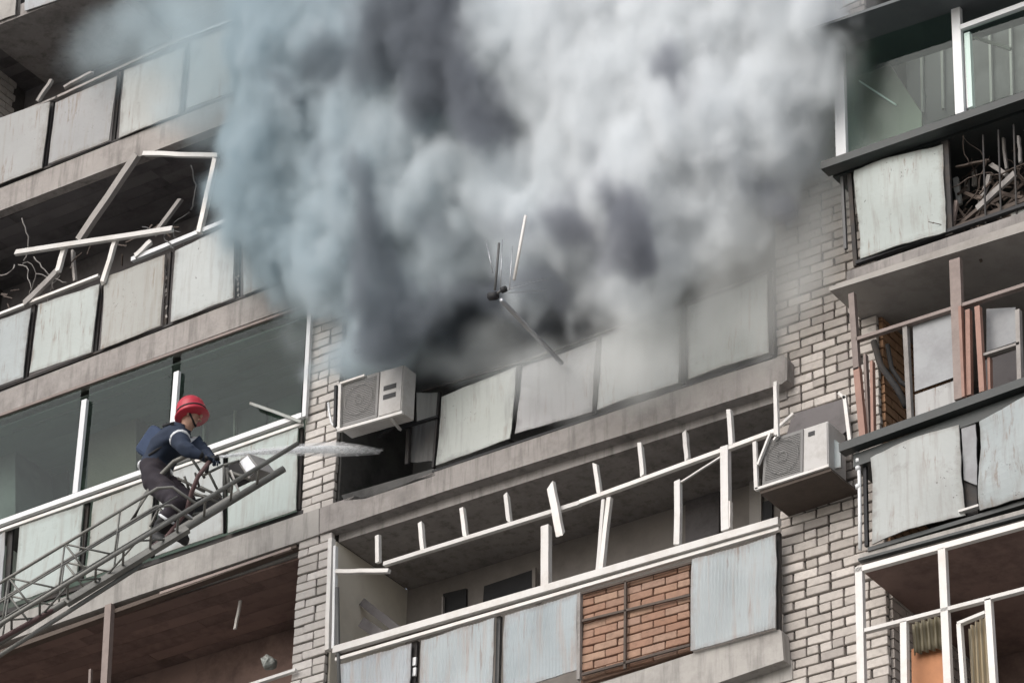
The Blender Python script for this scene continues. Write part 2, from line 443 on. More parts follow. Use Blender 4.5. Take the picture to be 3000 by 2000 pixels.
# ---- a balcony: the concrete slab is the part, what is fixed to it its sub-parts
def balcony(quad, mat, label=None, Y=0.0, depth=BACK - .004, soff=None, thick=.16):
    """quad = front edge TL TR BR BL in pixels on plane Y"""
    P = [at(x, y, Y) for x, y in quad]
    TL, TR, BR, BLq = P
    e = .12
    def back(p, y): return Vector((p.x, y, p.z))
    V = P + [back(p, Y + e) for p in P]
    parts = [(V, CUBE_F)]
    zt = Vector((0, 0, thick))
    Q = [back(TL, Y + e) + Vector((0, 0, -.02)), back(TR, Y + e) + Vector((0, 0, -.02)), back(TR, Y + e) - zt, back(TL, Y + e) - zt]
    Q2 = [Vector((q.x, depth, q.z)) for q in Q]
    parts.append((Q + Q2, CUBE_F))
    V, F = join(parts)
    o = mk("balcony", V, F, mat, bld)
    if label: o["label"] = label
    return o
def dark_back(quad, Y, parent, mat=None):
    return panel("backing_sheet", quad, Y, mat or M['dark_gap'], parent, warp=.01)

# ======================= LEFT BAY
# top-most sliver of a higher balcony
b0 = balcony([(-60, 60), (300, -82), (300, -46), (-60, 96)], M['concrete'])
panel("cladding_panel", [(75, -80), (178, -120), (186, -8), (72, 34)], -.03, M['panel'], b0)
panel("cladding_panel", [(-60, -40), (48, -70), (44, 44), (-60, 80)], -.03, M['concrete_light'], b0)
bar("post", (62, -80), (57, 50), 16, .02, M['dark_gap'], b0)
# storey A (first full one)
bA = balcony([(-170, 620), (1000, 150), (1000, 230), (-170, 683)], M['concrete'])
for q, mt in (([(-160, 395), (147, 298), (122, 493), (-170, 600)], 'panel_warm'), ([(163, 302), (343, 222), (318, 412), (142, 480)], 'panel_warm'),
              ([(364, 205), (541, 140), (521, 335), (347, 403)], 'panel'), ([(561, 120), (738, 62), (727, 255), (548, 318)], 'panel'),
              ([(756, 52), (925, -20), (915, 180), (744, 245)], 'panel')):
    panel("cladding_panel", q, -.035, M[mt], bA)
for a, b_ in (((155, 300), (131, 500)), ((353, 212), (332, 425)), ((551, 125), (535, 335)), ((747, 40), (736, 255)), ((935, -30), (925, 180))):
    bar("post", a, b_, 13, .03, M['dark_gap'], bA, th=.03)
bar("rail", (-40, 372), (170, 285), 8, .0, M['wood_grey'], bA, th=.03)
bar("rail", (165, 287), (545, 110), 9, .0, M['wood_grey'], bA, th=.03)
bar("rail", (545, 112), (935, -35), 8, .0, M['alu'], bA, th=.03)
bar("rail", (-170, 612), (960, 172), 7, .01, M['dark_gap'], bA, th=.03)
# storey B
bB = balcony([(-120, 1195), (1000, 764), (1000, 846), (-120, 1258)], M['concrete'])
for q, mt in (([(-130, 985), (89, 903), (67, 1104), (-140, 1180)], 'panel'), ([(114, 893), (291, 830), (268, 1030), (86, 1092)], 'panel'),
              ([(304, 812), (483, 747), (470, 953), (295, 1024)], 'panel_warm'), ([(513, 734), (686, 652), (683, 872), (499, 944)], 'panel'),
              ([(711, 645), (893, 575), (885, 795), (713, 864)], 'panel')):
    panel("cladding_panel", q, -.035, M[mt], bB)
for a, b_ in (((101, 895), (76, 1110)), ((299, 825), (279, 1035)), ((498, 740), (484, 955)), ((700, 655), (696, 880)), ((900, 560), (893, 790))):
    bar("post", a, b_, 15, .03, M['dark_gap'], bB, th=.03)
for k in range(9):
    y = 775 + k * 18 + random.uniform(-6, 6); x = 489 - k * .5 + random.uniform(-4, 4)
    bar("rust_flake", (x, y), (x + random.uniform(-5, 5), y + random.uniform(5, 12)), random.uniform(4, 10), .015, M['wood_grey'], bB, th=.01, rag=.01)
for k in range(5):
    y = 800 + k * 14 + random.uniform(-5, 5)
    bar("rust_flake", (695 + random.uniform(-5, 5), y), (697, y + 9), random.uniform(4, 9), .015, M['wood_grey'], bB, th=.01, rag=.01)
bar("rail", (-130, 972), (290, 808), 9, -.02, M['white'], bB, th=.04)
bar("rail", (388, 762), (905, 550), 15, -.02, M['pvc'], bB, th=.05)
bar("rail", (-130, 1190), (960, 778), 8, .01, M['dark_gap'], bB, th=.03)
# storey C, glazed; the slab runs on past the pier under the burning flat
def slab_poly(poly, mat, Y=0.0, depth=BACK - .004, X0=None, X1=None, ztop=None, zbot=None, label=None):
    P = [at(x, y, Y) for x, y in poly]; n = len(P)
    B = [Vector((p.x, Y + .12, p.z)) for p in P]
    F = [tuple(range(n)), tuple(range(2 * n - 1, n - 1, -1))] + [(i, n + i, n + (i + 1) % n, (i + 1) % n) for i in range(n)]
    parts = [(P + B, F)]
    V = [(X0, Y + .12, zbot), (X1, Y + .12, zbot), (X1, Y + .12, ztop), (X0, Y + .12, ztop), (X0, depth, zbot), (X1, depth, zbot), (X1, depth, ztop), (X0, depth, ztop)]
    parts.append((V, CUBE_F))
    V, F = join(parts)
    o = mk("balcony", V, F, mat, bld)
    if label: o["label"] = label
    return o
bC = slab_poly([(-160, 1872), (450, 1655), (700, 1568), (934, 1488), (934, 1564), (870, 1587), (335, 1766), (-160, 1940)], M['concrete_light'], X0=XL, X1=XP0 + .1, zbot=18.27, ztop=18.45)
for q, mt in (([(-160, 1655), (14, 1556), (2, 1766), (-180, 1832)], 'panel'), ([(57, 1541), (244, 1478), (223, 1700), (39, 1766)], 'panel'),
              ([(272, 1470), (451, 1402), (436, 1630), (251, 1693)], 'panel_warm'), ([(472, 1394), (652, 1330), (652, 1560), (455, 1628)], 'panel'),
              ([(668, 1324), (872, 1252), (865, 1494), (668, 1560)], 'panel')):
    panel("cladding_panel", q, -.035, M[mt], bC)
for a, b_, ww in (((33, 1548), (20, 1765), 22), ((257, 1474), (236, 1700), 18), ((461, 1395), (446, 1632), 12), ((660, 1325), (658, 1560), 11), ((884, 1255), (876, 1495), 14)):
    bar("post", a, b_, ww, .03, M['dark_gap'], bC, th=.03)
bar("rail", (-160, 1590), (886, 1218), 17, -.04, M['pvc'], bC, th=.05)
bar("rail", (-160, 1612), (886, 1242), 10, -.03, M['white'], bC, th=.04)
bar("rail", (-160, 1852), (890, 1501), 16, .03, M['dark_gap'], bC, th=.03)  # dark strip added in the gap under the panels, shade as colour
bar("window_frame", (250, 1172), (223, 1445), 21, -.03, M['pvc'], bC)
bar("window_frame", (520, 1090), (500, 1350), 20, -.03, M['pvc'], bC)
bar("window_frame", (911, 893), (893, 1222), 15, -.03, M['pvc'], bC)
bar("window_frame", (-160, 1275), (905, 892), 9, -.01, M['frame_brown'], bC, th=.03)
for q in ([(-160, 1282), (238, 1140), (215, 1452), (-160, 1590)], [(262, 1132), (507, 1042), (487, 1350), (235, 1442)], [(531, 1035), (898, 902), (880, 1215), (511, 1342)]):
    panel("pane", q, .0, M['glass'], bC, th=.006, warp=.001, edge=0, nx=1, nz=1)
# things seen through the glazing
box("side_wall", (XP0 - .10, .13, 18.6), (XP0 + .012, 1.24, 21.0), M['int_grey'], bld)

prism("window", [(60, 1330), (200, 1282), (196, 1460), (60, 1500)], BACK - .04, BACK - .01, M['rubber'], bld)
prism("window", [(560, 1130), (780, 1052), (778, 1260), (556, 1330)], BACK - .04, BACK - .01, M['int_dark'], bld)
bar("window_frame", (548, 1120), (544, 1340), 9, BACK - .06, M['wood_grey'], bld, th=.03); bar("window_frame", (546, 1122), (792, 1036), 9, BACK - .06, M['wood_grey'], bld, th=.03)
for a, b_ in (((600, 1120), (598, 1310)), ((690, 1088), (688, 1280)), ((130, 1300), (127, 1480))):
    bar("window_frame", a, b_, 7, BACK - .07, M['wood_grey'], bld, th=.03)
bar("ceiling_lamp_rail", (300, 1200), (470, 1140), 12, .7, M['wood_grey'], bld, th=.06)
prism("wardrobe", [(262, 1215), (400, 1165), (398, 1380), (255, 1430)], .75, 1.2, M['wood_brown'], bld)
prism("shelf_unit", [(-60, 1360), (45, 1322), (45, 1520), (-60, 1550)], .6, 1.2, M['int_dark'], bld)
for k in range(5):
    bar("drying_line", (40 + k * 9, 1262 - k * 16), (850 + k * 9, 975 - k * 16), 3.5, .25 + k * .12, M['cable'], bC, th=.006)
# storey D, red-brown dim interior
bD = balcony([(-160, 2560), (960, 2170), (960, 2240), (-160, 2640)], M['concrete'])
prism("soffit_board", [(-160, 1960), (868, 1592), (868, 1602), (-160, 1973)], .02, .10, M['wood_brown'], bC)
bar("post", (322, 1772), (306, 2060), 26, .0, M['frame_brown'], bD, th=.06)
bar("post", (266, 1960), (262, 2060), 9, .1, M['frame_brown'], bD, th=.03)
bar("frame_bar", (470, 1738), (855, 1606), 9, .03, M['frame_brown'], bC, th=.03)

# ======================= MIDDLE BAY
# storeys hidden behind the smoke
for dz in (2.75, 5.5, 8.25):
    z = 18.27 + dz
    b = box("balcony", (XP1 + .01, .0, z), (XM - .02, BACK - .004, z + .26), M['sooty'] if dz == 2.75 else M['concrete'], bld)
    for k in range(5):
        x0 = XP1 + .08 + k * .96
        V = box("cladding_panel", (x0, -.05, z + .34), (x0 + .87, -.035, z + 1.12), M['panel_dirty'], b)
        box("post", (x0 + .89, .0, z + .26), (x0 + .93, .03, z + 1.1), M['dark_gap'], b)
    box("rail", (XP1 + .05, -.03, z + 1.14), (XM - .05, .02, z + 1.18), M['dark_gap'], b)
# the burning flat
bE = slab_poly([(936, 1488), (985, 1470), (1040, 1452), (1062, 1458), (1098, 1436), (1108, 1446), (1180, 1420), (1278, 1378), (1500, 1303), (1760, 1217), (2000, 1135), (2262, 1052), (2296, 1040), (2306, 1052), (2306, 1112), (2290, 1124), (1868, 1260), (1600, 1343), (1302, 1438), (969, 1551), (936, 1563)],
               M['concrete'], X0=XP1 + .02, X1=XM + .1, zbot=18.27, ztop=18.46, label="soot streaked balcony of the burning flat")
for q, mt, cr in (([(1296, 1162), (1513, 1074), (1492, 1283), (1275, 1362)], 'panel_dirty', 0), ([(1531, 1076), (1748, 997), (1736, 1205), (1508, 1270)], 'panel_dirty', 0),
                  ([(1766, 990), (1994, 905), (1988, 1118), (1748, 1200)], 'panel', 0), ([(2014, 898), (2246, 805), (2250, 1030), (2016, 1110)], 'panel', 0)):
    panel("cladding_panel", q, -.04, M[mt], bE, warp=.014)
for a, b_, ww in (((1522, 1068), (1498, 1292), 14), ((1757, 985), (1742, 1215), 12), ((2004, 895), (2002, 1125), 14), ((2259, 790), (2259, 1040), 16), ((1199, 1235), (1193, 1360), 13), ((1288, 1150), (1270, 1370), 8)):
    bar("post", a, b_, ww, .03, M['dark_gap'], bE, th=.03)
bar("rail", (1180, 1252), (1284, 1220), 8, .0, M['rubber'], bE, th=.03)
bar("rail", (1236, 1146), (1530, 1060), 7, .0, M['dark_gap'], bE, th=.03)
bar("rail", (1530, 1062), (2262, 790), 7, .0, M['dark_gap'], bE, th=.03)
bar("rail", (1268, 1382), (2262, 1047), 8, .01, M['rubber'], bE, th=.03)
panel("cladding_panel", [(1208, 1246), (1280, 1228), (1270, 1350), (1203, 1356)], .10, M['panel_grey'], bE, corr=5)
panel("cladding_panel", [(1220, 1150), (1290, 1150), (1282, 1222), (1222, 1240)], .30, M['panel_dirty'], bE)
prism("curb", [(1000, 1450), (1270, 1372), (1275, 1392), (1015, 1478)], .0, .10, M['sooty'], bE)

# shattered white glazing of the flat below
bF = slab_poly([(940, 2262), (2032, 1912), (2284, 1842), (2290, 1850), (2296, 1932), (2100, 2000), (940, 2352)], M['concrete_light'], X0=XP1 + .02, X1=XM + .1, zbot=15.52, ztop=15.7,
               label="balcony with shattered white window frames and orange brick infill")
WY = -.05
def wf(a, b_, ww, nm="window_frame", rag=0, m='white', th=.045, wob=.0025):
    return bar(nm, a, b_, ww, WY, M[m], bF, th=th, rag=rag, wob=wob)
wf((1126, 1653), (1700, 1474), 14); wf((1700, 1472), (2276, 1262), 14)
for a, b_, ww, rg in (((1108, 1567), (1109, 1652), 14, .02), ((1233, 1532), (1241, 1618), 14, .03), ((1355, 1488), (1366, 1578), 14, .04), ((1483, 1442), (1494, 1536), 14, .05),
                      ((1745, 1358), (1759, 1452), 14, .04), ((1877, 1300), (1886, 1406), 14, .05), ((2007, 1258), (2016, 1358), 14, .05), ((2137, 1200), (2145, 1308), 15, .05)):
    wf(a, b_, ww, rag=rg)
wf((1601, 1541), (1600, 1735), 29, th=.06)
wf((1786, 1458), (1762, 1680), 15); wf((1770, 1465), (1752, 1690), 12)
wf((1987, 1408), (1986, 1602), 21, rag=.03); wf((2126, 1310), (2128, 1555), 28, th=.06); wf((2138, 1470), (2137, 1548), 14)
wf((1994, 1413), (2113, 1337), 5, "glazing_bead", th=.02)
wf((986, 1674), (1140, 1672), 13)
wf((972, 1578), (962, 1905), 15, th=.06); wf((984, 1600), (978, 1900), 9, m='pvc')
wf((2274, 1120), (2276, 1275), 12, m='white')
bar("rail", (980, 1905), (2284, 1527), 24, WY - .01, M['white'], bF, th=.06)
bar("rail", (985, 1932), (2284, 1549), 11, WY + .01, M['white'], bF, th=.04)
bar("rail", (985, 1921), (2284, 1540), 7, WY + .03, M['wood_brown'], bF, th=.03)
tube("downpipe", [at(988, 1720, -.06), at(990, 1850, -.06), at(995, 2060, -.06)], .018, M['cable'], bF)
for q, mt, cr in (([(1000, 1945), (1204, 1882), (1196, 2110), (995, 2180)], 'panel_blue', 21), ([(1234, 1876), (1448, 1808), (1440, 2040), (1226, 2108)], 'panel_blue', 22),
                  ([(1480, 1803), (1692, 1738), (1690, 1960), (1474, 2030)], 'panel_blue', 22), ([(2028, 1640), (2272, 1566), (2273, 1838), (2022, 1906)], 'panel_blue', 24)):
    panel("cladding_panel", q, -.045, M[mt], bF, corr=cr, warp=.012)
bar("post", (1218, 1880), (1208, 2100), 22, .03, M['dark_gap'], bF); bar("post", (1464, 1806), (1458, 2030), 14, .03, M['cable'], bF)
for k, y in enumerate((1925, 1955)):
    bar("broken_glazing", (1216, y), (1214, y + 24), 12, .0, M['pvc'], bF, th=.02)
bar("post", (1699, 1738), (1697, 1990), 12, -.03, M['wood_grey'], bF); bar("post", (2282, 1562), (2283, 1845), 12, .03, M['dark_gap'], bF)
prism("infill_backing", [(1703, 1737), (2026, 1645), (2022, 1908), (1702, 2005)], .03, .08, m_simple("brown_mortar", (.19, .12, .088), .3, 9, .9), bF)
A_, B_ = at(1706, 1990, 0), at(2022, 1905, 0)
nrow = 11
for r_ in range(nrow):
    zz0 = A_.z + (B_.z - A_.z) * 0
    for c_ in range(5):
        L_ = (B_.x - A_.x); bl = L_ / 4.5
        x = A_.x + (c_ - (.5 if r_ % 2 else 0)) * bl
        xa, xb = max(x, A_.x), min(x + bl - .012, B_.x)
        if xb - xa < .04: continue
        zc = A_.z + (B_.z - A_.z) * ((xa + xb) / 2 - A_.x) / L_ + .04 + r_ * .0785
        o = link("brick", bmesh_for(round((xb - xa) / .0125) * .0125, M['brick_red'], .068), Vector(((xa + xb) / 2, .02 + random.uniform(-.006, .006), zc)), bF)
        o.rotation_euler.y = -math.atan2(B_.z - A_.z, L_) + random.uniform(-.02, .02)
for a, b_, ww in (((1833, 1702), (1831, 1958), 8), ((1706, 1818), (2022, 1742), 8), ((1706, 1975), (2022, 1888), 9), ((1706, 1738), (2026, 1648), 7)):
    bar("infill_frame", a, b_, ww, -.035, M['wood_brown'], bF, th=.02)
# rear wall openings and clutter of that balcony
def rear_window(quad, parent, Y=BACK - .03, pane='glass'):
    wq = prism("window", quad, Y, Y + .028, M['rubber'], parent)
    return wq
for q in ([(1298, 1738), (1365, 1722), (1365, 1800), (1298, 1816)], [(1418, 1716), (1560, 1668), (1560, 1760), (1412, 1800)], [(2205, 1478), (2262, 1462), (2262, 1520), (2205, 1536)]):
    rear_window(q, bld)
bar("window_frame", (1298, 1748), (1298, 1812), 6, BACK - .06, M['wood_grey'], bld, th=.03)
bar("window_frame", (1566, 1664), (1566, 1760), 12, BACK - .06, M['int_grey'], bld, th=.03)
prism("door_leaf", [(2008, 1400), (2106, 1360), (2106, 1560), (2008, 1600)], BACK - .05, BACK - .02, M['int_dark'], bld)
prism("door_leaf", [(2195, 1330), (2230, 1318), (2230, 1560), (2195, 1570)], BACK - .05, BACK - .02, M['soffit'], bld)

# ======================= RIGHT BAY (projecting balconies)
YR = -.35
RB = 1.7
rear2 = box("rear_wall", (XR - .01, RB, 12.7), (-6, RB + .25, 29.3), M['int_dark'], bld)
def rbal(quad, mat, label=None, Y=YR, th=.14):
    P = [at(x, y, Y) for x, y in quad]
    V = P + [Vector((p.x, RB - .004, p.z)) for p in P]
    o = mk("balcony", V, CUBE_F, mat, bld)
    if label: o["label"] = label
    return o
# canopy over the glazed balcony
can = prism("canopy", [(2354, 88), (2441, 60), (3300, -235), (3300, -222), (2356, 96)], -.72, .138, M['slate'], bld)
prism("fascia", [(2441, 85), (2475, 72), (3300, -210), (3300, -178), (2475, 106), (2441, 118)], YR - .03, YR + .03, M['slate'], can)
prism("cladding_panel", [(2446, -40), (2530, -70), (2530, -8), (2446, 30)], YR - .1, YR - .08, M['panel_blue'], bld)
# glazed balcony
bG = rbal([(2440, 500), (3300, 205), (3300, 228), (2440, 520)], M['sill_dark'], "white framed glazed balcony on the right above a debris heap")
def rf(par, nm, a, b_, ww, m='pvc', Y=YR, th=.05, rag=0):
    return bar(nm, a, b_, ww, Y, M[m], par, th=th, rag=rag)
rf(bG, "window_frame", (2458, 108), (2468, 462), 36)
rf(bG, "window_frame", (2800, -40), (2815, 335), 30)
rf(bG, "window_frame", (2836, 100), (2845, 318), 20, Y=YR + .04)
rf(bG, "window_frame", (2452, 480), (3300, 170), 18, Y=YR - .03)
rf(bG, "window_frame", (2816, 84), (3300, -92), 18)
rf(bG, "window_frame", (2478, 112), (2790, 10), 6, 'sill_dark')
rf(bG, "sill", (2416, 496), (3300, 190), 28, 'sill_dark', Y=YR - .10, th=.14)
panel("pane", [(2476, 112), (2785, 10), (2798, 335), (2486, 452)], YR + .01, M['glass'], bG, th=.006, warp=.001, edge=0, nx=1, nz=1)
panel("pane", [(2822, 90), (3290, -70), (3290, 165), (2838, 322)], YR + .01, M['glass'], bG, th=.006, warp=.001, edge=0, nx=1, nz=1)
# interior: pale inner side wall seen through the pane and far rear wall
prism("inner_wall", [(2480, 60), (2520, 60), (2700, 330), (2700, 480), (2480, 520)], .10, .13, M['int_grey'], bG)
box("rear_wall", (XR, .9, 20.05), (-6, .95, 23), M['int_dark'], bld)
bar("curtain_rail", (2518, 238), (2625, 308), 5, .06, M['pvc'], bG, th=.02)
for a, b_ in (((2700, 120), (2704, 330)), ((2760, 100), (2764, 320)), ((2900, 80), (2906, 300)), ((2960, 60), (2966, 290))):
    bar("window_frame", a, b_, 8, .86, M['wood_grey'], bld, th=.03)
bar("fallen_strip", (2850, 108), (2962, 145), 11, .1, M['wood_grey'], bG, th=.02)
# storey with the metal panel and the debris heap
bH = rbal([(2480, 795), (3300, 520), (3300, 560), (2480, 832)], M['concrete'], "narrow balcony on the right heaped with broken timber", Y=YR - .02)
prism("slab_edge", [(2428, 842), (2475, 824), (3300, 548), (3300, 585), (2430, 852)], YR - .05, RB - .01, M['soffit'], bH)
panel("cladding_panel", [(2503, 500), (2757, 420), (2771, 678), (2520, 757)], YR - .02, M['panel'], bH, warp=.04, bow=.04, edge=.006, nx=12, nz=12)
for a, b_, ww, mm in (((2769, 400), (2783, 690), 24, 'dark_gap'), ((2490, 510), (2508, 780), 14, 'dark_gap'), ((2468, 520), (2478, 730), 10, 'cable')):
    rf(bH, "post", a, b_, ww, mm, Y=YR + .03, th=.03)
rf(bH, "rail", (2510, 772), (3300, 500), 12, 'rubber', Y=YR + .02)
for x_ in (2880, 2925, 2970, 3015):
    rf(bH, "railing_bar", (x_, 640 - (x_ - 2780) * .34 - 210), (x_ + 8, 690 - (x_ - 2780) * .34), 5, 'dark_gap', Y=YR + .03, th=.012)
rf(bH, "post", (2805, 395), (2805, 560), 20, 'panel_dirty', Y=.3, th=.03); rf(bH, "post", (2833, 390), (2833, 560), 14, 'wood_grey', Y=.3, th=.03); rf(bH, "post", (2853, 380), (2855, 545), 13, 'wood_grey', Y=.2, th=.03)
# the faded brown glazing below
bI = rbal([(2500, 1330), (3300, 1040), (3300, 1075), (2500, 1368)], M['sill_dark'], "balcony on the right with faded brown window frames")
for a, b_, ww, mm, yy in (((2497, 862), (2512, 1085), 20, 'frame_brown', 0), ((2512, 1080), (2532, 1300), 22, 'frame_red', 0), ((2536, 1040), (2548, 1295), 9, 'frame_brown', .05), ((2815, 900), (2826, 1165), 10, 'frame_red', -.03), ((2900, 1050), (2902, 1150), 9, 'frame_red', .05), ((2556, 1060), (2560, 1290), 10, 'frame_red', .0), ((2800, 762), (2815, 1170), 38, 'frame_brown', -.01),
                      ((2838, 910), (2842, 1160), 16, 'frame_red', .0), ((2866, 900), (2880, 1150), 18, 'frame_red', .0),
                      ((2512, 996), (3300, 742), 12, 'frame_brown', 0), ((2654, 952), (2668, 1235), 16, 'wood_grey', .02), ((2664, 1238), (2820, 1178), 10, 'wood_grey', 0),
                      ((2984, 910), (2990, 1130), 15, 'wood_grey', .02), ((2878, 1044), (2990, 1008), 9, 'wood_grey', .02), ((2820, 1178), (3300, 1010), 8, 'frame_brown', 0)):
    rf(bI, "window_frame", a, b_, ww, mm, Y=YR + yy)
rf(bI, "sill", (2466, 1318), (3300, 1020), 30, 'sill_dark', Y=YR - .03, th=.10)
panel("pane", [(2674, 955), (2792, 915), (2806, 1100), (2680, 1146)], YR + .03, M['glass_dirty'], bI, th=.008, warp=.003, edge=0)
panel("pane", [(2680, 1156), (2808, 1110), (2812, 1172), (2682, 1230)], YR + .03, M['panel_dirty'], bI, th=.008, warp=.003, edge=0)
panel("pane", [(2890, 905), (2975, 900), (2978, 1000), (2890, 1030)], YR + .12, M['glass_dirty'], bI, th=.008, warp=.003, edge=0)
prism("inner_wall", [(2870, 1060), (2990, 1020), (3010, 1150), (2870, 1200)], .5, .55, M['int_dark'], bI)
# ribbed white panels below
bJ = rbal([(2518, 1622), (3300, 1408), (3300, 1436), (2518, 1648)], M['concrete_light'], "balcony on the right clad in bulging white sheets above orange boards")
panel("cladding_panel", [(2547, 1338), (2806, 1240), (2822, 1505), (2555, 1592)], YR - .03, M['panel'], bJ, warp=.035, bow=.06, edge=.006, nx=14, nz=14)
panel("cladding_panel", [(2866, 1230), (3200, 1085), (3200, 1400), (2872, 1497)], YR - .03, M['panel'], bJ, warp=.05, bow=.04, edge=.006, nx=14, nz=14)
panel("cladding_panel", [(2816, 1245), (2858, 1230), (2862, 1420), (2822, 1405)], YR + .01, M['glass_dirty'], bJ, warp=.01)
rf(bJ, "post", (2836, 1235), (2848, 1510), 44, 'dark_gap', Y=YR + .05, th=.02)
rf(bJ, "rail", (2546, 1612), (3300, 1385), 14, 'sill_dark', Y=YR + .01)
rf(bJ, "rail", (2812, 1500), (2870, 1482), 8, 'white', Y=YR - .01)
rf(bJ, "slab_trim", (2518, 1642), (3300, 1430), 9, 'sill_dark', Y=YR - .02)
tube("downpipe", [at(2512, 1325, YR + .02), at(2518, 1400, YR + .02), at(2519, 1500, YR + .02), at(2520, 1610, YR + .02)], .016, M['pvc'], bJ)
for y in (1350, 1372, 1425):
    tube("pipe_clip", [at(2514, y - 5, YR + .02), at(2515, y + 5, YR + .02)], .026, M['pvc'], bJ)
rf(bJ, "post", (2534, 1330), (2540, 1600), 12, 'rubber', Y=YR + .06, th=.03)
# white frame at the lower right
bK = rbal([(2520, 2330), (3300, 2120), (3300, 2170), (2520, 2380)], M['concrete_light'])
for a, b_, ww in (((2519, 1664), (2527, 2060), 26), ((2510, 1672), (3300, 1455), 20), ((2536, 1848), (3300, 1650), 13), ((2762, 1608), (2782, 2060), 26),
                  ((2650, 1822), (2653, 2060), 23), ((2897, 1756), (2916, 2060), 22), ((2812, 1828), (2828, 2060), 15), ((2808, 1828), (2889, 1795), 11)):
    rf(bK, "window_frame", a, b_, ww, 'white')
prism("ceiling", [(2530, 1668), (3300, 1462), (3300, 1470), (2530, 1676)], YR + .06, RB - .06, M['int_red'], bJ)
box("inner_lining", (XR, RB - .05, 14.2), (-6, RB - .01, 16.55), M['int_red'], bld)

# ------------------------------------------------------------------ curtains and boards behind the lower right glazing
def curtain(a, b_, c, d, Y, label, mat, folds=7):
    TL, TR, BR, BLx = at(*a, Y), at(*b_, Y), at(*c, Y), at(*d, Y)
    V = []; F = []; nx = folds * 6; nz = 4
    for j in range(nz + 1):
        for i in range(nx + 1):
            u = i / nx; v = j / nz
            p = (TL * (1 - u) + TR * u) * (1 - v) + (BLx * (1 - u) + BR * u) * v
            V.append(p + Vector((0, math.sin(u * folds * 2 * math.pi + v) * .03, 0)))
    for j in range(nz):
        for i in range(nx):
            q = j * (nx + 1) + i; F.append((q, q + 1, q + nx + 2, q + nx + 1))
    o = mk("curtain", V, F, mat, None, smooth=True)
    m_ = o.modifiers.new("s", 'SOLIDIFY'); m_.thickness = .004
    return tag(o, label, "curtain", "curtains in the lower right window")
def m_stripes(name, c1, c2, sc_=20):
    b = NB(name)
    wv = b.node("ShaderNodeTexWave"); wv.bands_direction = 'X'; wv.inputs["Scale"].default_value = sc_; wv.inputs["Distortion"].default_value = 2
    b.l.new(b.coords((1, 1, .15)), wv.inputs["Vector"])
    col = b.mix(wv.outputs["Fac"], c1, c2)
    col = b.mix(b.math('MULTIPLY', b.noise(4, 5), .4), col, tuple(c * .5 for c in c1))
    return b.fin(col, .9)
curtain((2672, 1826), (2766, 1800), (2772, 1895), (2674, 1915), YR + .12, "olive striped curtain bunched at the top of the left lower window", m_stripes("olive_stripes", (.14, .12, .07), (.26, .23, .17)), 5)
curtain((2838, 1840), (2892, 1800), (2908, 2080), (2846, 2080), YR + .12, "beige striped curtain hanging beside the white open casement", m_stripes("beige_stripes", (.42, .34, .22), (.30, .27, .21)), 4)
ob = prism("orange_board", [(2670, 1900), (2776, 1878), (2790, 2080), (2672, 2080)], YR + .18, YR + .21, M['orange_board'])
tag(ob, "orange brown board standing under the olive curtain", "board")
# inner things in recess of the brown window
for pts, r_, lb in ((((2560, 1000, .1), (2580, 1070, .1), (2630, 1140, .1), (2655, 1190, .1)), .030, "dark sagging hose loop nearest the brown corner post"),
                    (((2600, 1010, .2), (2612, 1080, .2), (2640, 1120, .2), (2662, 1135, .2)), .022, "thin dark hose bent behind the grey casement")):
    tag(tube("hose", [at(*p) for p in pts], r_, M['dark_gap']), lb, "hose")

# ------------------------------------------------------------------ air conditioners
def air_con(fl, fr, br, bl, Y, dep, label, logo):
    P = [at(*q, Y) for q in (fl, fr, br, bl)]
    t = empty("air_conditioner", P[3], label, "air conditioner", "outdoor air conditioning units")
    V = P + [p + Vector((0, dep, 0)) for p in P]
    body = mk("casing", V, CUBE_F, M['ac_white'], t); bev(body, .012)
    def q(u, v, y=-.004):
        p = (P[0] * (1 - u) + P[1] * u) * (1 - v) + (P[3] * (1 - u) + P[2] * u) * v
        return p + Vector((0, y, 0))
    def plate(nm, u0, v0, u1, v1, y, th, mat, par):
        A = [q(u0, v0, y), q(u1, v0, y), q(u1, v1, y), q(u0, v1, y)]
        return mk(nm, A + [a + Vector((0, th, 0)) for a in A], CUBE_F, mat, par)
    g = plate("fan_grille", .015, .02, .62, .98, -.012, .010, M['ac_grille'], t)
    # grille wires and the fan behind
    parts = []
    for k in range(22):
        v = .09 + k * .038
        A = [q(.05, v, -.018), q(.58, v, -.018), q(.58, v + .009, -.018), q(.05, v + .009, -.018)]
        parts.append((A + [a + Vector((0, .004, 0)) for a in A], CUBE_F))
    V2, F2 = join(parts); mk("grille_bars", V2, F2, M['ac_grille'], g)
    c = q(.315, .5, -.03); parts = []
    for rr in (.05, .16):
        pts = [c + Vector((math.cos(a) * rr, 0, math.sin(a) * rr)) for a in [i * math.pi / 10 for i in range(21)]]
        parts.append(tube_geo(pts, .003, 5))
    V2, F2 = join(parts); mk("fan_ring", V2, F2, M['ac_grille'], g)
    f = plate("service_cover", .64, .03, .985, .97, -.008, .006, M['ac_white'], t)
    if logo:
        plate("logo_bar", .70, .36, .90, .46, -.012, .003, M['black'], f); plate("logo_bar", .70, .55, .90, .65, -.012, .003, M['black'], f)
    else:
        plate("logo_bar", .70, .13, .80, .22, -.012, .003, M['black'], f); plate("service_lip", .70, .93, .97, .955, -.012, .003, M['black'], f)
    return t, P
ac1, P1 = air_con((1002, 1120), (1184, 1068), (1176, 1205), (994, 1258), -.42, .20, "tilted white air conditioner with two black stripes, under the smoke", True)
def acbar(par, a, b_, ww, Y, Yb=None, m='white', nm="bracket", th=.03): return bar(nm, a, b_, ww, Y, M[m], par, th=th, Yb=Yb)
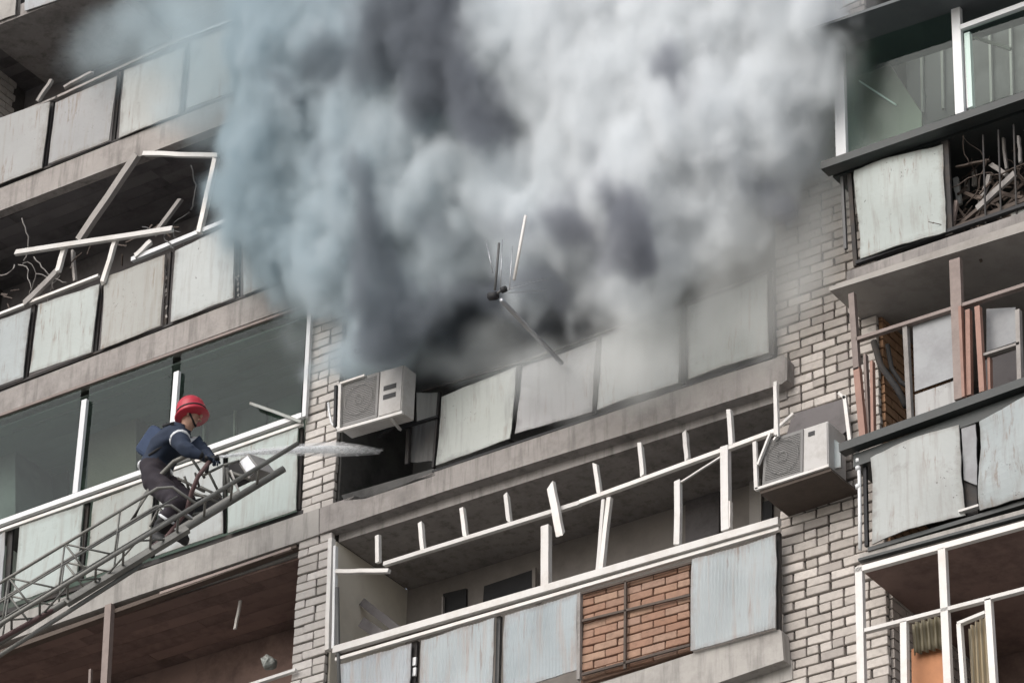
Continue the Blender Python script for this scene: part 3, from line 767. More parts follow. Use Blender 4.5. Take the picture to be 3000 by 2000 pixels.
acbar(ac1, (998, 1125), (994, 1262), 10, -.45); acbar(ac1, (990, 1262), (1180, 1208), 10, -.45); acbar(ac1, (998, 1124), (1070, 1100), 7, -.45)
acbar(ac1, (1145, 1225), (1172, 1258), 7, -.42, -.1, 'white'); acbar(ac1, (985, 1130), (982, 1250), 9, -.3, None, 'rubber')
acbar(ac1, (1105, 1280), (1160, 1245), 7, -.1, None, 'rubber')
tube("pipe", [at(962, 1180, -.1), at(966, 1215, -.15), at(972, 1240, -.2), at(990, 1255, -.3)], .012, M['pvc'], ac1)
ac2, P2 = air_con((2240, 1292), (2426, 1232), (2428, 1372), (2232, 1426), -.30, .30, "white air conditioner in a cage on the brick wall", False)
for a, b_, ww in (((2212, 1295), (2217, 1434), 13), ((2214, 1434), (2430, 1364), 9), ((2258, 1268), (2221, 1362), 7)):
    acbar(ac2, a, b_, ww, -.34)
acbar(ac2, (2272, 1130), (2278, 1280), 12, -.34); acbar(ac2, (2278, 1275), (2268, 1290), 6, -.34)
acbar(ac2, (2475, 1160), (2492, 1300), 12, -.25); acbar(ac2, (2458, 1152), (2478, 1168), 9, -.25)
acbar(ac2, (2283, 1250), (2325, 1212), 9, -.2)
prism("visor", [(2322, 1212), (2476, 1166), (2480, 1262), (2440, 1290), (2300, 1288)], .0, .03, M['int_dark'], ac2)
prism("shelf", [(2226, 1434), (2432, 1368), (2436, 1378), (2228, 1446)], -.33, .138, M['wood_brown'], ac2)
prism("side_cover", [(2436, 1280), (2462, 1300), (2464, 1368), (2438, 1372)], -.2, -.18, M['panel'], ac2)

# ------------------------------------------------------------------ antenna
ant = empty("aerial", at(1640, 1058, -.1), "bent television aerial on a slanting mast against the smoke", "antenna")
AT = at(1470, 880, -2.2); AB = at(1645, 1063, -.1)
tube("mast", [AB, AT], .022, M['alu'], ant)
def ab(nm, a, b_, r_, m='alu', Y=-2.2, Yb=None): return tube(nm, [at(a[0], a[1], Y), at(b_[0], b_[1], Y if Yb is None else Yb)], r_, M[m], ant, seg=6)
o = ab("hub", (1434, 868), (1456, 866), .038, 'rubber'); o = ab("hub", (1470, 850), (1482, 846), .030, 'rubber')
ab("boom", (1440, 870), (1482, 842), .014, 'cable')
ab("element", (1540, 632), (1506, 820), .014, 'white'); ab("element", (1462, 712), (1450, 850), .011, 'cable')
ab("element", (1478, 850), (1620, 812), .0035, 'alu', -2.1, -1.6); ab("element", (1480, 858), (1600, 850), .0035, 'alu', -2.1, -1.6); ab("element", (1476, 845), (1585, 815), .003, 'alu', -2.1, -1.7)
ab("element", (1424, 705), (1444, 800), .005, 'alu'); ab("element", (1472, 700), (1466, 845), .004, 'alu'); ab("element", (1502, 720), (1492, 850), .004, 'alu')

# ------------------------------------------------------------------ broken frame pieces, each lies loose on a balcony
G1 = "broken window frame pieces on the left balcony"
def stick(nm, a, b_, ww, Y, mat, label, grp, th=.04, rag=.035, wob=.004, Yb=None, cat="plank"):
    return tag(bar(nm, a, b_, ww, Y, M[mat], None, th=th, rag=rag, wob=wob, Yb=Yb), label, cat, grp)
stick("broken_beam", (404, 452), (232, 705), 27, -.02, 'wood_grey', "wide grey beam leaning from the upper slab, longest slanting piece", G1, .06, .02, Yb=.15, cat="beam")
stick("broken_beam", (422, 450), (642, 457), 15, -.05, 'white', "white beam lying level right under the upper slab edge", G1, cat="beam")
stick("broken_beam", (634, 462), (584, 685), 18, -.05, 'white', "upright white beam nearest the blue smoke on the left", G1, .05, cat="beam")
stick("broken_beam", (45, 741), (506, 671), 16, -.10, 'white', "long white beam lying across the other broken pieces", G1, .05, .03, cat="beam")
stick("broken_beam", (531, 583), (452, 690), 15, .05, 'wood_grey', "short grey slat slanting above the white rail", G1, cat="beam")
stick("broken_beam", (448, 703), (392, 757), 17, -.05, 'white', "stubby white slat resting on the middle of the rail", G1, cat="beam")
stick("broken_beam", (193, 716), (168, 800), 19, -.04, 'white', "white slat hanging below the left end of the long beam", G1, cat="beam")
stick("broken_beam", (168, 795), (70, 893), 22, -.04, 'wood_grey', "grey slat running down to the left onto the railing", G1, cat="beam")
stick("broken_beam", (344, 690), (300, 832), 16, -.06, 'white', "white slat crossing the rail over a panel joint", G1, cat="beam")
stick("broken_beam", (214, 734), (220, 824), 9, .1, 'wood_grey', "thin upright grey slat behind the white pieces", G1, cat="beam")
G2 = "splinters on the top left railing"
stick("splinter", (154, 232), (112, 298), 13, -.03, 'wood_grey', "pale splinter standing at the left end of the top railing", G2, cat="splinter")
stick("splinter", (275, 210), (186, 258), 9, -.03, 'wood_grey', "flat splinter lying along the top railing", G2, cat="splinter")
stick("fallen_glazing_bar", (732, 1182), (885, 1236), 9, -.08, 'panel_warm', "thin pale bar slanting down to the window corner beside the brick pier", None, .03, .01, cat="bar")
stick("ceiling_strip", (708, 1737), (688, 1842), 9, .5, 'white', "short white strip hanging in the dark lower left balcony", None, .02, .01, cat="strip")
stick("hanging_frame_piece", (1614, 1412), (1642, 1570), 25, -.12, 'white', "splintered white frame piece dangling over the long white bar", None, .05, .07, .006, cat="frame piece")
# wood fragments heap on right balcony
G3 = "broken timber heaped on the right balcony"
lbl = ["thick pale timber slanting up to the right across the heap", "dark slat parallel below the thick pale timber", "white metal strip sticking out at the top right of the heap",
       "grey upright slat at the right end of the heap", "curved dark branch crossing in front of the heap", "short pale stub standing near the sheet panel",
       "brown slat lying lowest over the slab edge", "grey slat slanting left in the middle of the heap", "pale round-ended stick poking out of the heap", "olive board end at the far right of the heap",
       "thin bent rod hanging from the sill over the heap", "brown slat leaning against the dark post"]
hp = [((2975, 508), (2862, 612), 20, -.25, 'wood_grey'), ((2930, 560), (2800, 668), 12, -.2, 'wood_brown'), ((2936, 352), (3050, 396), 17, -.1, 'pvc'),
      ((2936, 380), (2950, 500), 8, -.1, 'wood_grey'), ((2800, 490), (2900, 470), 6, -.2, 'wood_brown'), ((2800, 520), (2812, 600), 16, -.05, 'panel_warm'),
      ((2790, 672), (3020, 580), 14, -.28, 'wood_brown'), ((2900, 510), (2870, 600), 14, -.1, 'wood_grey'), ((2902, 482), (2950, 512), 15, -.15, 'wood_grey'),
      ((2960, 640), (3060, 590), 26, -.3, 'panel_warm'), ((2985, 400), (2990, 480), 8, -.25, 'wood_grey'), ((2802, 590), (2788, 690), 12, -.25, 'frame_brown')]
for (a, b_, ww, yy, mt), lb in zip(hp, lbl):
    stick("broken_plank", a, b_, ww, yy, mt, lb, G3, .03, .02)
parts = []
for k in range(60):
    x = random.uniform(2795, 3060); y = 560 + random.uniform(-80, 110) - (x - 2800) * .33 + 60
    a = at(x, y, random.uniform(-.25, .4)); v = Vector((random.uniform(-1, 1), random.uniform(-.4, .4), random.uniform(-.6, .9))).normalized() * random.uniform(.08, .3)
    parts.append(beam_geo(a, a + v, random.uniform(.012, .04), random.uniform(.008, .02)))
V, F = join(parts)
tag(mk("splintered_debris", V, F, M['wood_brown']), "tangle of splintered brown wood under the timber heap", "debris", kind="stuff")
parts = []
for k in range(16):
    x = random.uniform(-20, 560); y = 900 - x * .41 + random.uniform(-60, 0) + (30 if x < 150 else 0)
    a = at(x, y, random.uniform(.0, .5)); v = Vector((random.uniform(-1, 1), random.uniform(-.4, .4), random.uniform(-.4, .9))).normalized() * random.uniform(.06, .28)
    parts.append(beam_geo(a, a + v, random.uniform(.008, .025), random.uniform(.006, .015)))
V, F = join(parts)
tag(mk("splintered_debris", V, F, M['wood_brown']), "splinters and bent bits behind the left railing", "debris", kind="stuff")

def wire_tangle(cx, cy, n, sx, sy, Y0, Y1, mat, label):
    parts = []
    for k in range(n):
        p = at(cx + random.uniform(-sx, sx), cy + random.uniform(-sy, sy), random.uniform(Y0, Y1)); pts_ = [p]
        v = Vector((random.uniform(-1, 1), random.uniform(-.3, .3), random.uniform(-1, 1))).normalized()
        for j in range(9):
            v = (v + Vector((random.uniform(-1, 1), random.uniform(-.4, .4), random.uniform(-1, 1))) * .55).normalized()
            pts_.append(pts_[-1] + v * .055)
        parts.append(tube_geo(pts_, random.uniform(.003, .008), 5))
    V, F = join(parts)
    return tag(mk("bent_wire", V, F, mat, smooth=True), label, "wire", kind="stuff")
wire_tangle(2910, 520, 26, 110, 110, -.3, .2, M['wood_brown'], "bent wires looped through the timber heap on the right")
wire_tangle(540, 660, 6, 60, 45, -.05, .3, M['cable'], "bent wires behind the upright white beam on the left")
wire_tangle(130, 800, 8, 90, 50, .0, .3, M['wood_grey'], "bent wires behind the left railing")
# clutter in the lower balconies
def junk(x0, x1, yfun, n, Y0, Y1, mats, label, smin=.05, smax=.16):
    parts = []
    for k in range(n):
        x = random.uniform(x0, x1); c = at(x, yfun(x), random.uniform(Y0, Y1))
        s = [random.uniform(smin, smax) for _ in range(3)]
        rm = Matrix.Rotation(random.uniform(-.5, .5), 3, Vector([random.uniform(-1, 1) for _ in range(3)]).normalized())
        V = [c + rm @ Vector((a * s[0] / 2, b2 * s[1] / 2, d * s[2] / 2)) for b2 in (-1, 1) for a, d in ((-1, -1), (1, -1), (1, 1), (-1, 1))]
        parts.append((V, CUBE_F))
    V, F = join(parts)
    return tag(mk("clutter", V, F, mats), label, "clutter", kind="stuff")
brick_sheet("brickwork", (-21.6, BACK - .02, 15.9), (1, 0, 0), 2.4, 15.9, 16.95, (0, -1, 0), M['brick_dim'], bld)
bm = bmesh.new(); bmesh.ops.create_icosphere(bm, subdivisions=3, radius=.07)
for v in bm.verts: v.co = v.co * (1 + noise.noise(v.co * 14) * .55 + noise.noise(v.co * 33) * .25) * Vector((1.5, .8, 1)).length / 1.9
me = bpy.data.meshes.new("crumpled_bag"); bm.to_mesh(me); bm.free(); me.materials.append(M['panel_warm'])
tag(link("crumpled_bag", me, at(786, 1938, .35)), "pale crumpled bag in the dark lower left balcony beside the brick pier", "bag")
bar("rail", (560, 2062), (868, 1962), 10, -.02, M['white'], bD, th=.04)
for k, (a, b_, ww, yy, mt, lb) in enumerate((((1062, 1762), (1200, 1870), 26, .5, 'int_dark', "upper dark board leaning beside the cream wall under the white level bar"),
                                         ((1060, 1822), (1150, 1880), 34, .4, 'int_dark', "lower dark board leaning beside the cream wall"),
                                         ((985, 1712), (1078, 1772), 22, .7, 'wood_grey', "grey shelf board slanting above the cream wall"))):
    stick("leaning_board", a, b_, ww, yy, mt, lb, "boards stored beside the cream wall", .03, .01, cat="board")

# ------------------------------------------------------------------ fire ladder
lad = empty("fire_ladder", at(0, 1885, -2.6), "grey lattice fire ladder reaching up to the balcony with the firefighter", "ladder")
T0, T1 = at(-330, 2080, -3.2), at(866, 1352, -.95)
d = (T1 - T0).normalized()
LEN = (T1 - T0).length
sdv = Vector((d.y, -d.x, 0)).normalized() * -.34
if sdv.y > 0: sdv = -sdv
upv = d.cross(sdv).normalized()
if upv.z < 0: upv = -upv
def LP(s, side, h): return T0 + d * s + sdv * side + upv * h
E1, HH = LEN * .70, .34
V, F = tube_geo([LP(0, 0, 0), LP(LEN * .97, 0, 0)], .034, 8); mk("rail", V, F, M['ladder'], lad, smooth=True)
V, F = tube_geo([LP(0, 1, 0), LP(LEN, 1, 0)], .022, 8); mk("rail", V, F, M['ladder'], lad, smooth=True)
for sdx in (0, 1):
    tube("handrail", [LP(.0, sdx, HH * .55), LP(E1 + .1, sdx, HH * .5)], .009, M['ladder'], lad)
    tube("handrail", [LP(0, sdx, HH), LP(E1, sdx, HH), LP(E1 + .12, sdx, HH * .8), LP(E1 + .2, sdx, 0)], .015, M['ladder'], lad)
n_ = int(LEN / .3)
for k in range(n_):
    s = k * .3 + .1
    tube("rung", [LP(s, 0, 0), LP(s, 1, 0)], .012, M['ladder'], lad, seg=6)
k = 0; s = 0.0
while s < E1 - .45:
    for sdx in (0, 1):
        a, b_ = (0, HH) if k % 2 == 0 else (HH, 0)
        tube("brace", [LP(s, sdx, a), LP(s + .30, sdx, b_)], .009, M['ladder'], lad, seg=6)
        if k % 2: tube("brace", [LP(s, sdx, 0), LP(s, sdx, HH)], .010, M['ladder'], lad, seg=6)
    s += .30; k += 1
k = 0; s = .2
while s < E1 - .3:
    tube("brace", [LP(s, k % 2, 0), LP(s + .35, (k + 1) % 2, 0)], .010, M['ladder'], lad, seg=6)
    if k % 3 == 0: tube("brace", [LP(s, 0, HH), LP(s, 1, HH)], .010, M['ladder'], lad, seg=6)
    s += .35; k += 1
V, F = tube_geo([LP(0, 0, -.13), LP(LEN * .60, 0, -.08)], .022, 8); mk("rail", V, F, M['ladder'], lad, smooth=True)
V, F = beam_geo(LP(LEN * .42, .1, -.03), LP(LEN * .72, .1, -.03), .07, .05); mk("extension_section", V, F, M['ladder'], lad)
V, F = beam_geo(LP(LEN * .70, -.05, .02), LP(LEN * .86, -.05, .02), .05, .07); mk("extension_section", V, F, M['ladder'], lad)
# steel basket round the firefighter and the lamp box at the tip
def LB(nm, a, b_, r_, Y=-1.25, Yb=None, m='ladder'): return tube(nm, [at(a[0], a[1], Y), at(b_[0], b_[1], Y if Yb is None else Yb)], r_, M[m], lad, seg=6)
tube("guard_hoop", [at(388, 1525, -1.55), at(420, 1460, -1.5), at(462, 1400, -1.5), at(510, 1352, -1.5), at(560, 1328, -1.5)], .024, M['ladder'], lad)
for a, b_ in (((505, 1440), (640, 1458)), ((520, 1400), (600, 1440)), ((560, 1440), (640, 1470)), ((500, 1455), (545, 1560)), ((572, 1385), (585, 1430)), ((540, 1395), (560, 1450)),
              ((585, 1425), (650, 1455)), ((460, 1480), (520, 1545)), ((430, 1560), (545, 1556)), ((440, 1540), (470, 1480)), ((595, 1392), (655, 1362)), ((655, 1362), (700, 1350)),
              ((470, 1500), (560, 1470)), ((480, 1520), (600, 1500)), ((560, 1340), (600, 1400)), ((610, 1380), (640, 1440)), ((450, 1430), (500, 1500)), ((655, 1365), (660, 1460)), ((520, 1460), (535, 1530))):
    LB("brace", a, b_, .013, -1.3, -1.15)
LB("brace", (660, 1380), (742, 1404), .02, -1.1, -1.05); LB("brace", (672, 1440), (664, 1372), .02, -1.1); LB("brace", (700, 1440), (676, 1378), .012, -1.1, None, 'white')
pb = [at(x, y, -1.15) for x, y in ((694, 1352), (726, 1326), (762, 1374), (728, 1402))]
lamp = mk("lamp_box", pb + [p + Vector((0.05, .20, 0.02)) for p in pb], CUBE_F, M['ac_grille'], lad); bev(lamp, .01)
pf = [at(x, y, -1.17) for x, y in ((702, 1352), (725, 1334), (754, 1373), (729, 1393))]
mk("lamp_face", pf + [p + Vector((0, .015, 0)) for p in pf], CUBE_F, M['alu'], lamp)
prism("step_plate", [(655, 1368), (698, 1352), (742, 1400), (690, 1425)], -1.02, -.99, M['rubber'], lad)
prism("step_plate", [(520, 1480), (640, 1440), (650, 1468), (560, 1520)], -1.0, -.97, M['rubber'], lad)
# loose hose on the ladder
tag(tube("fire_hose", [at(615, 1350, -1.45), at(580, 1395, -1.5), at(562, 1440, -1.45), at(545, 1500, -1.4), at(490, 1570, -1.45), at(380, 1650, -1.7), at(200, 1760, -2.2), at(-60, 1905, -2.9)], .022, m_simple("dull_red_hose", (.10, .06, .06), .3, 9, .8)),
    "dull red fire hose running down the lattice ladder", "hose")

# ------------------------------------------------------------------ firefighter
MJ = m_simple("navy_fire_jacket", (.016, .026, .050), .3, 9, .85)
MT = m_simple("dark_fire_trousers", (.022, .017, .024), .35, 9, .85, (.03, .02, .02), .5)
MBt = m_simple("black_boot", (.012, .012, .013), .3, 10, .6)
MS = m_simple("skin", (.42, .25, .18), .1, 9, .6)
MH = m_simple("red_helmet", (.44, .025, .045), .2, 14, .42)
MRf = m_simple("reflective_tape", (.70, .72, .74), .1, 10, .35)
PY = -1.35
J = {'pelvis': (448, 1398, PY), 'belly': (462, 1352, PY), 'chest': (500, 1296, PY), 'neck': (542, 1256, PY), 'head': (560, 1222, PY), 'crown': (566, 1192, PY),
     'shl': (512, 1262, PY - .17), 'ell': (545, 1318, PY - .24), 'wrl': (598, 1338, PY - .14),
     'shr': (545, 1290, PY + .17), 'elr': (598, 1330, PY + .18), 'wrr': (622, 1346, PY + .02),
     'hipl': (452, 1408, PY - .10), 'knl': (520, 1472, PY - .14), 'anl': (455, 1575, PY - .10), 'tol': (492, 1590, PY - .12),
     'hipr': (470, 1410, PY + .10), 'knr': (555, 1470, PY + .12), 'anr': (515, 1560, PY + .10), 'tor': (548, 1585, PY + .12)}
JW = {k: at(*v) for k, v in J.items()}
rad = {'pelvis': (.175, .16), 'belly': (.18, .16), 'chest': (.215, .185), 'neck': (.062, .062), 'head': (.085, .10), 'crown': (.07, .075),
       'shl': (.11, .11), 'ell': (.078, .078), 'wrl': (.040, .036), 'shr': (.11, .11), 'elr': (.078, .078), 'wrr': (.040, .036),
       'hipl': (.13, .13), 'knl': (.10, .10), 'anl': (.078, .078), 'tol': (.06, .05), 'hipr': (.13, .13), 'knr': (.10, .10), 'anr': (.078, .078), 'tor': (.06, .05)}
ED = [('pelvis', 'belly'), ('belly', 'chest'), ('chest', 'neck'), ('neck', 'head'), ('head', 'crown'), ('chest', 'shl'), ('shl', 'ell'), ('ell', 'wrl'), ('chest', 'shr'), ('shr', 'elr'), ('elr', 'wrr'),
      ('pelvis', 'hipl'), ('hipl', 'knl'), ('knl', 'anl'), ('anl', 'tol'), ('pelvis', 'hipr'), ('hipr', 'knr'), ('knr', 'anr'), ('anr', 'tor')]
def skin_mesh(points, edges, radii, root, name, sub=2):
    me = bpy.data.meshes.new(name); me.from_pydata(points, edges, [])
    o = bpy.data.objects.new(name, me); COL.objects.link(o)
    o.modifiers.new("skin", 'SKIN')
    if not me.skin_vertices: 
        bm = bmesh.new(); bm.from_mesh(me); bm.verts.layers.skin.verify(); bm.to_mesh(me); bm.free()
    sv = me.skin_vertices[0].data
    for i, r_ in enumerate(radii): sv[i].radius = r_
    for i in range(len(points)): sv[i].use_root = (i == root)
    s_ = o.modifiers.new("sub", 'SUBSURF'); s_.levels = sub; s_.render_levels = sub
    dg = bpy.context.evaluated_depsgraph_get()
    em = bpy.data.meshes.new_from_object(o.evaluated_get(dg))
    bpy.data.objects.remove(o)
    return em
HEADS = [JW['head'], JW['crown'], JW['wrl'], JW['wrr']]
person = empty("person", JW['anl'], "firefighter in navy jacket and red helmet aiming a water nozzle from the ladder", "person")
names = list(J)
base = JW['anl']
pts = [JW[k] - base for k in names]
em = skin_mesh(pts, [(names.index(a), names.index(b_)) for a, b_ in ED], [rad[k] for k in names], 0, "body", 3)
for v in em.vertices:                    # creased cloth
    if min((v.co + base - h).length for h in HEADS) > .14:
        p_ = v.co
        n1 = noise.noise(p_ * 9) * .016 + noise.noise(Vector((p_.x * 8, p_.y * 8, p_.z * 26))) * .014
        v.co = p_ + v.normal * n1
# fingers: five short chains rooted in each palm, curled round the nozzle
bm = bmesh.new(); bm.from_mesh(em)
noz_d = (at(640, 1338, PY - .05) - at(585, 1350, PY - .05)).normalized()
for wr, el, sgn in (('wrl', 'ell', 1), ('wrr', 'elr', -1)):
    W = JW[wr] - base; dr = (JW[wr] - JW[el]).normalized(); side = dr.cross(Vector((0, 0, 1))).normalized(); upp = side.cross(dr)
    palm = skin_mesh([W, W + dr * .05, W + dr * .085], [(0, 1), (1, 2)], [(.036, .03), (.042, .022), (.040, .018)], 0, "palm", 1)
    bm.from_mesh(palm); bpy.data.meshes.remove(palm)
    for f_ in range(5):
        if f_ < 4:
            off = side * ((f_ - 1.5) * .021); ln = (.030, .034, .032, .026)[f_]
            p0 = W + dr * .075 + off; p1 = p0 + dr * ln; p2 = p1 + (dr * .35 - upp).normalized() * ln * .8; p3 = p2 + (-dr * .5 - upp).normalized() * ln * .6
            ch = [p0, p1, p2, p3]; rr = [.010, .0095, .009, .008]
        else:
            p0 = W + dr * .03 + side * .035 * sgn; p1 = p0 + (side * sgn + dr).normalized() * .035; p2 = p1 + (dr - upp * .8).normalized() * .03
            ch = [p0, p1, p2]; rr = [.012, .011, .009]
        fm = skin_mesh(ch, [(i, i + 1) for i in range(len(ch) - 1)], [(r_, r_) for r_ in rr], 0, "finger", 1)
        bm.from_mesh(fm); bpy.data.meshes.remove(fm)
# a face: nose, brow and ears as small raised volumes joined to the head
hd = JW['head'] - base; look = Vector((.93, .34, .12)).normalized(); hs_ = look.cross(Vector((0, 0, 1))).normalized()
def blob(c, r3, seg=8):
    rt = bmesh.ops.create_uvsphere(bm, u_segments=seg, v_segments=6, radius=1)
    for v in rt['verts']: v.co = Vector((v.co.x * r3[0], v.co.y * r3[1], v.co.z * r3[2])) + c
blob(hd + look * .098 + Vector((0, 0, -.01)), (.018, .014, .024)); blob(hd + look * .088 + Vector((0, 0, -.055)), (.02, .026, .010))
for s_ in (-1, 1):
    blob(hd + hs_ * .088 * s_ + Vector((0, 0, -.005)), (.014, .012, .028)); blob(hd + look * .088 + hs_ * .034 * s_ + Vector((0, 0, .022)), (.012, .012, .010))
bm.to_mesh(em); bm.free()
for m_ in (MJ, MT, MBt, MS): em.materials.append(m_)
segs = [(JW[a] - base, JW[b_] - base, a, b_) for a, b_ in ED]
def seg_dist(p, a, b_):
    t = max(0, min(1, (p - a).dot(b_ - a) / (b_ - a).length_squared)); return (p - (a + (b_ - a) * t)).length
for poly in em.polygons:
    c = poly.center
    k = min(segs, key=lambda s: seg_dist(c, s[0], s[1]))
    nm = k[3]
    if nm in ('head', 'crown'): mi = 3
    elif nm in ('tol', 'tor'): mi = 2
    elif nm in ('anl', 'anr'): mi = 2 if (c - k[1]).length < .22 else 1
    elif nm in ('hipl', 'hipr', 'knl', 'knr'): mi = 1
    elif nm in ('wrl', 'wrr') and (c - k[1]).length < .05: mi = 2
    elif min((c - (JW['wrl'] - base)).length, (c - (JW['wrr'] - base)).length) < .05: mi = 2
    else: mi = 0
    poly.material_index = mi; poly.use_smooth = True
body = link("body", em, base, person)
def lathe(prof, c, axis_up, tilt, seg=20):
    rotm = Vector(axis_up).normalized().to_track_quat('Z', 'Y').to_matrix(); V = []; F = []
    for r_, z in prof:
        for i in range(seg):
            a = 2 * math.pi * i / seg; V.append(Vector(c) + rotm @ Vector((math.cos(a) * r_ * tilt[0], math.sin(a) * r_ * tilt[1], z)))
    for j in range(len(prof) - 1):
        for i in range(seg): F.append((j * seg + i, j * seg + (i + 1) % seg, (j + 1) * seg + (i + 1) % seg, (j + 1) * seg + i))
    F.append(tuple(range(seg))[::-1]); F.append(tuple(range((len(prof) - 1) * seg, len(prof) * seg)))
    return V, F
hc = JW['head'] + Vector((.0, 0, .045)); hup = Vector((-.18, -.1, 1)).normalized()
V, F = lathe([(.165, -.05), (.175, -.035), (.150, -.005), (.148, .05), (.132, .10), (.10, .135), (.05, .155), (.01, .16)], hc, hup, (1.08, .95))
hel = mk("helmet", V, F, MH, person, smooth=True)
V, F = beam_geo(hc + hup * .11 - look * .10, hc + hup * .13 + look * .06, .03, .05); mk("helmet_ridge", V, F, MH, hel)
V, F = lathe([(.152, .0), (.154, .008), (.152, .016)], hc, hup, (1.08, .95)); mk("helmet_band", V, F, M['rubber'], hel, smooth=True)
bk = (JW['belly'] - JW['chest']).cross(Vector((0, 1, 0))).normalized()
if bk.x > 0: bk = -bk
pc = JW['chest'].lerp(JW['belly'], .45) + bk * .19
rmx = (JW['chest'] - JW['belly']).to_track_quat('Z', 'Y').to_matrix()
Vp = [pc + rmx @ Vector((x * .08, y * .13, z * .155)) for y in (-1, 1) for x, z in ((-1, -1), (1, -1), (1, 1), (-1, 1))]
pk = mk("back_pack", Vp, CUBE_F, m_simple("blue_pack_cloth", (.03, .05, .10), .35, 12, .85), person); bev(pk, .065, 4)
V, F = join([tube_geo([JW['shl'] + Vector((-.10, -.06, .06)), JW['shl'] + Vector((.06, -.10, .02)), JW['chest'] + Vector((.14, -.16, -.10)), JW['belly'] + Vector((.05, -.19, -.04))], .014, 6)])
mk("harness_strap", V, F, M['rubber'], person, smooth=True)
tube("chin_strap", [hc + hs_ * .11 - hup * .02, JW['head'] + look * .05 + Vector((0, 0, -.11)), hc - hs_ * .11 - hup * .02], .010, M['rubber'], person)
V, F = lathe([(.178, -.02), (.182, -.01), (.182, .01), (.178, .02)], (JW['belly'] + JW['pelvis']) / 2 + Vector((0, 0, -.0)), JW['belly'] - JW['pelvis'], (1, .92)); mk("reflective_band", V, F, MRf, person, smooth=True)
for a, b_ in (('shl', 'ell'), ('shr', 'elr')):
    V, F = lathe([(.098, -.018), (.100, 0), (.098, .018)], JW[a].lerp(JW[b_], .45), JW[b_] - JW[a], (1, 1), 14); mk("reflective_band", V, F, MRf, person, smooth=True)
for a, b_ in (('knl', 'anl'), ('knr', 'anr')):
    V, F = lathe([(.094, -.012), (.096, 0), (.094, .012)], JW[a].lerp(JW[b_], .45), JW[b_] - JW[a], (1, 1), 14); mk("reflective_band", V, F, MRf, person, smooth=True)
# nozzle
noz = empty("fire_nozzle", at(600, 1352, PY - .05), "dark fire nozzle held in both hands, spraying water", "nozzle")
N0, N1 = at(602, 1352, PY - .06), at(640, 1339, PY + .0)
tube("barrel", [N0, N0.lerp(N1, .7), N1], .034, M['rubber'], noz, 10, .022); tube("tip", [N1 - (N1 - N0) * .12, N1 + (N1 - N0) * .04], .032, M['rubber'], noz, 10)
tube("grip", [N0.lerp(N1, .2), N0.lerp(N1, .15) + Vector((0, 0, -.12))], .018, M['rubber'], noz)

# ------------------------------------------------------------------ water jet: a thin spray of droplets round a dense core
WM = bpy.data.materials.new("water_spray"); WM.use_nodes = True
nt = WM.node_tree; nt.nodes.clear()
o_ = nt.nodes.new("ShaderNodeOutputMaterial"); pv = nt.nodes.new("ShaderNodeVolumePrincipled")
pv.inputs["Color"].default_value = (.99, .99, 1, 1); pv.inputs["Density"].default_value = 6; pv.inputs["Anisotropy"].default_value = .0
nt.links.new(pv.outputs[0], o_.inputs["Volume"])
b = NB("white_water")
tr = b.node("ShaderNodeBsdfTransparent"); df = b.node("ShaderNodeBsdfDiffuse"); df.inputs[0].default_value = (.88, .90, .91, 1)
tl = b.node("ShaderNodeBsdfTranslucent"); tl.inputs[0].default_value = (.88, .90, .91, 1)
m1 = b.node("ShaderNodeMixShader"); m1.inputs[0].default_value = .4; b.l.new(df.outputs[0], m1.inputs[1]); b.l.new(tl.outputs[0], m1.inputs[2])
m2 = b.node("ShaderNodeMixShader"); nfac = b.noise(1.0, 5, b.coords((3, 30, 30)), rough=.7)
b.l.new(b.ramp(nfac, [(.35, (.45, .45, .45)), (.6, (.95, .95, .95))]), m2.inputs[0]); b.l.new(tr.outputs[0], m2.inputs[1]); b.l.new(m1.outputs[0], m2.inputs[2])
b.l.new(m2.outputs[0], b.out.inputs[0]); WS = b.m
J0, J1 = N1 + (N1 - N0) * .02, at(1112, 1322, .10)
pts = []
for i in range(15):
    t = i / 14; p = J0.lerp(J1, t); p = p + Vector((0, 0, .10 * 4 * t * (1 - t) * .5)); pts.append(p)
def jet_geo(rf_, seg=12):
    parts_ = []; V = []; F = []
    ax = (J1 - J0).normalized(); s_ = ax.cross(Vector((0, 0, 1))).normalized(); t_ = s_.cross(ax)
    for i, p in enumerate(pts):
        for k in range(seg):
            a_ = 2 * math.pi * k / seg; V.append(p + (s_ * math.cos(a_) + t_ * math.sin(a_)) * rf_(i / 14))
    for i in range(14):
        for k in range(seg): F.append((i * seg + k, i * seg + (k + 1) % seg, (i + 1) * seg + (k + 1) % seg, (i + 1) * seg + k))
    F.append(tuple(range(seg))[::-1]); F.append(tuple(range(14 * seg, 15 * seg)))
    return V, F
V, F = jet_geo(lambda t: .010 + .030 * min(1, t * 1.3) * max(.05, 1 - max(0, t - .7) / .3) ** .6)
tag(mk("water_jet", V, F, WS, smooth=True), "white jet of water shot from the nozzle past the brick pier", "water", kind="stuff")
V, F = jet_geo(lambda t: .018 + .060 * min(1, t * 1.4) * max(.05, 1 - max(0, t - .7) / .3) ** .5)
tag(mk("water_mist", V, F, WM, smooth=True), "thin mist surrounding the white water jet", "water", kind="stuff")
parts = []
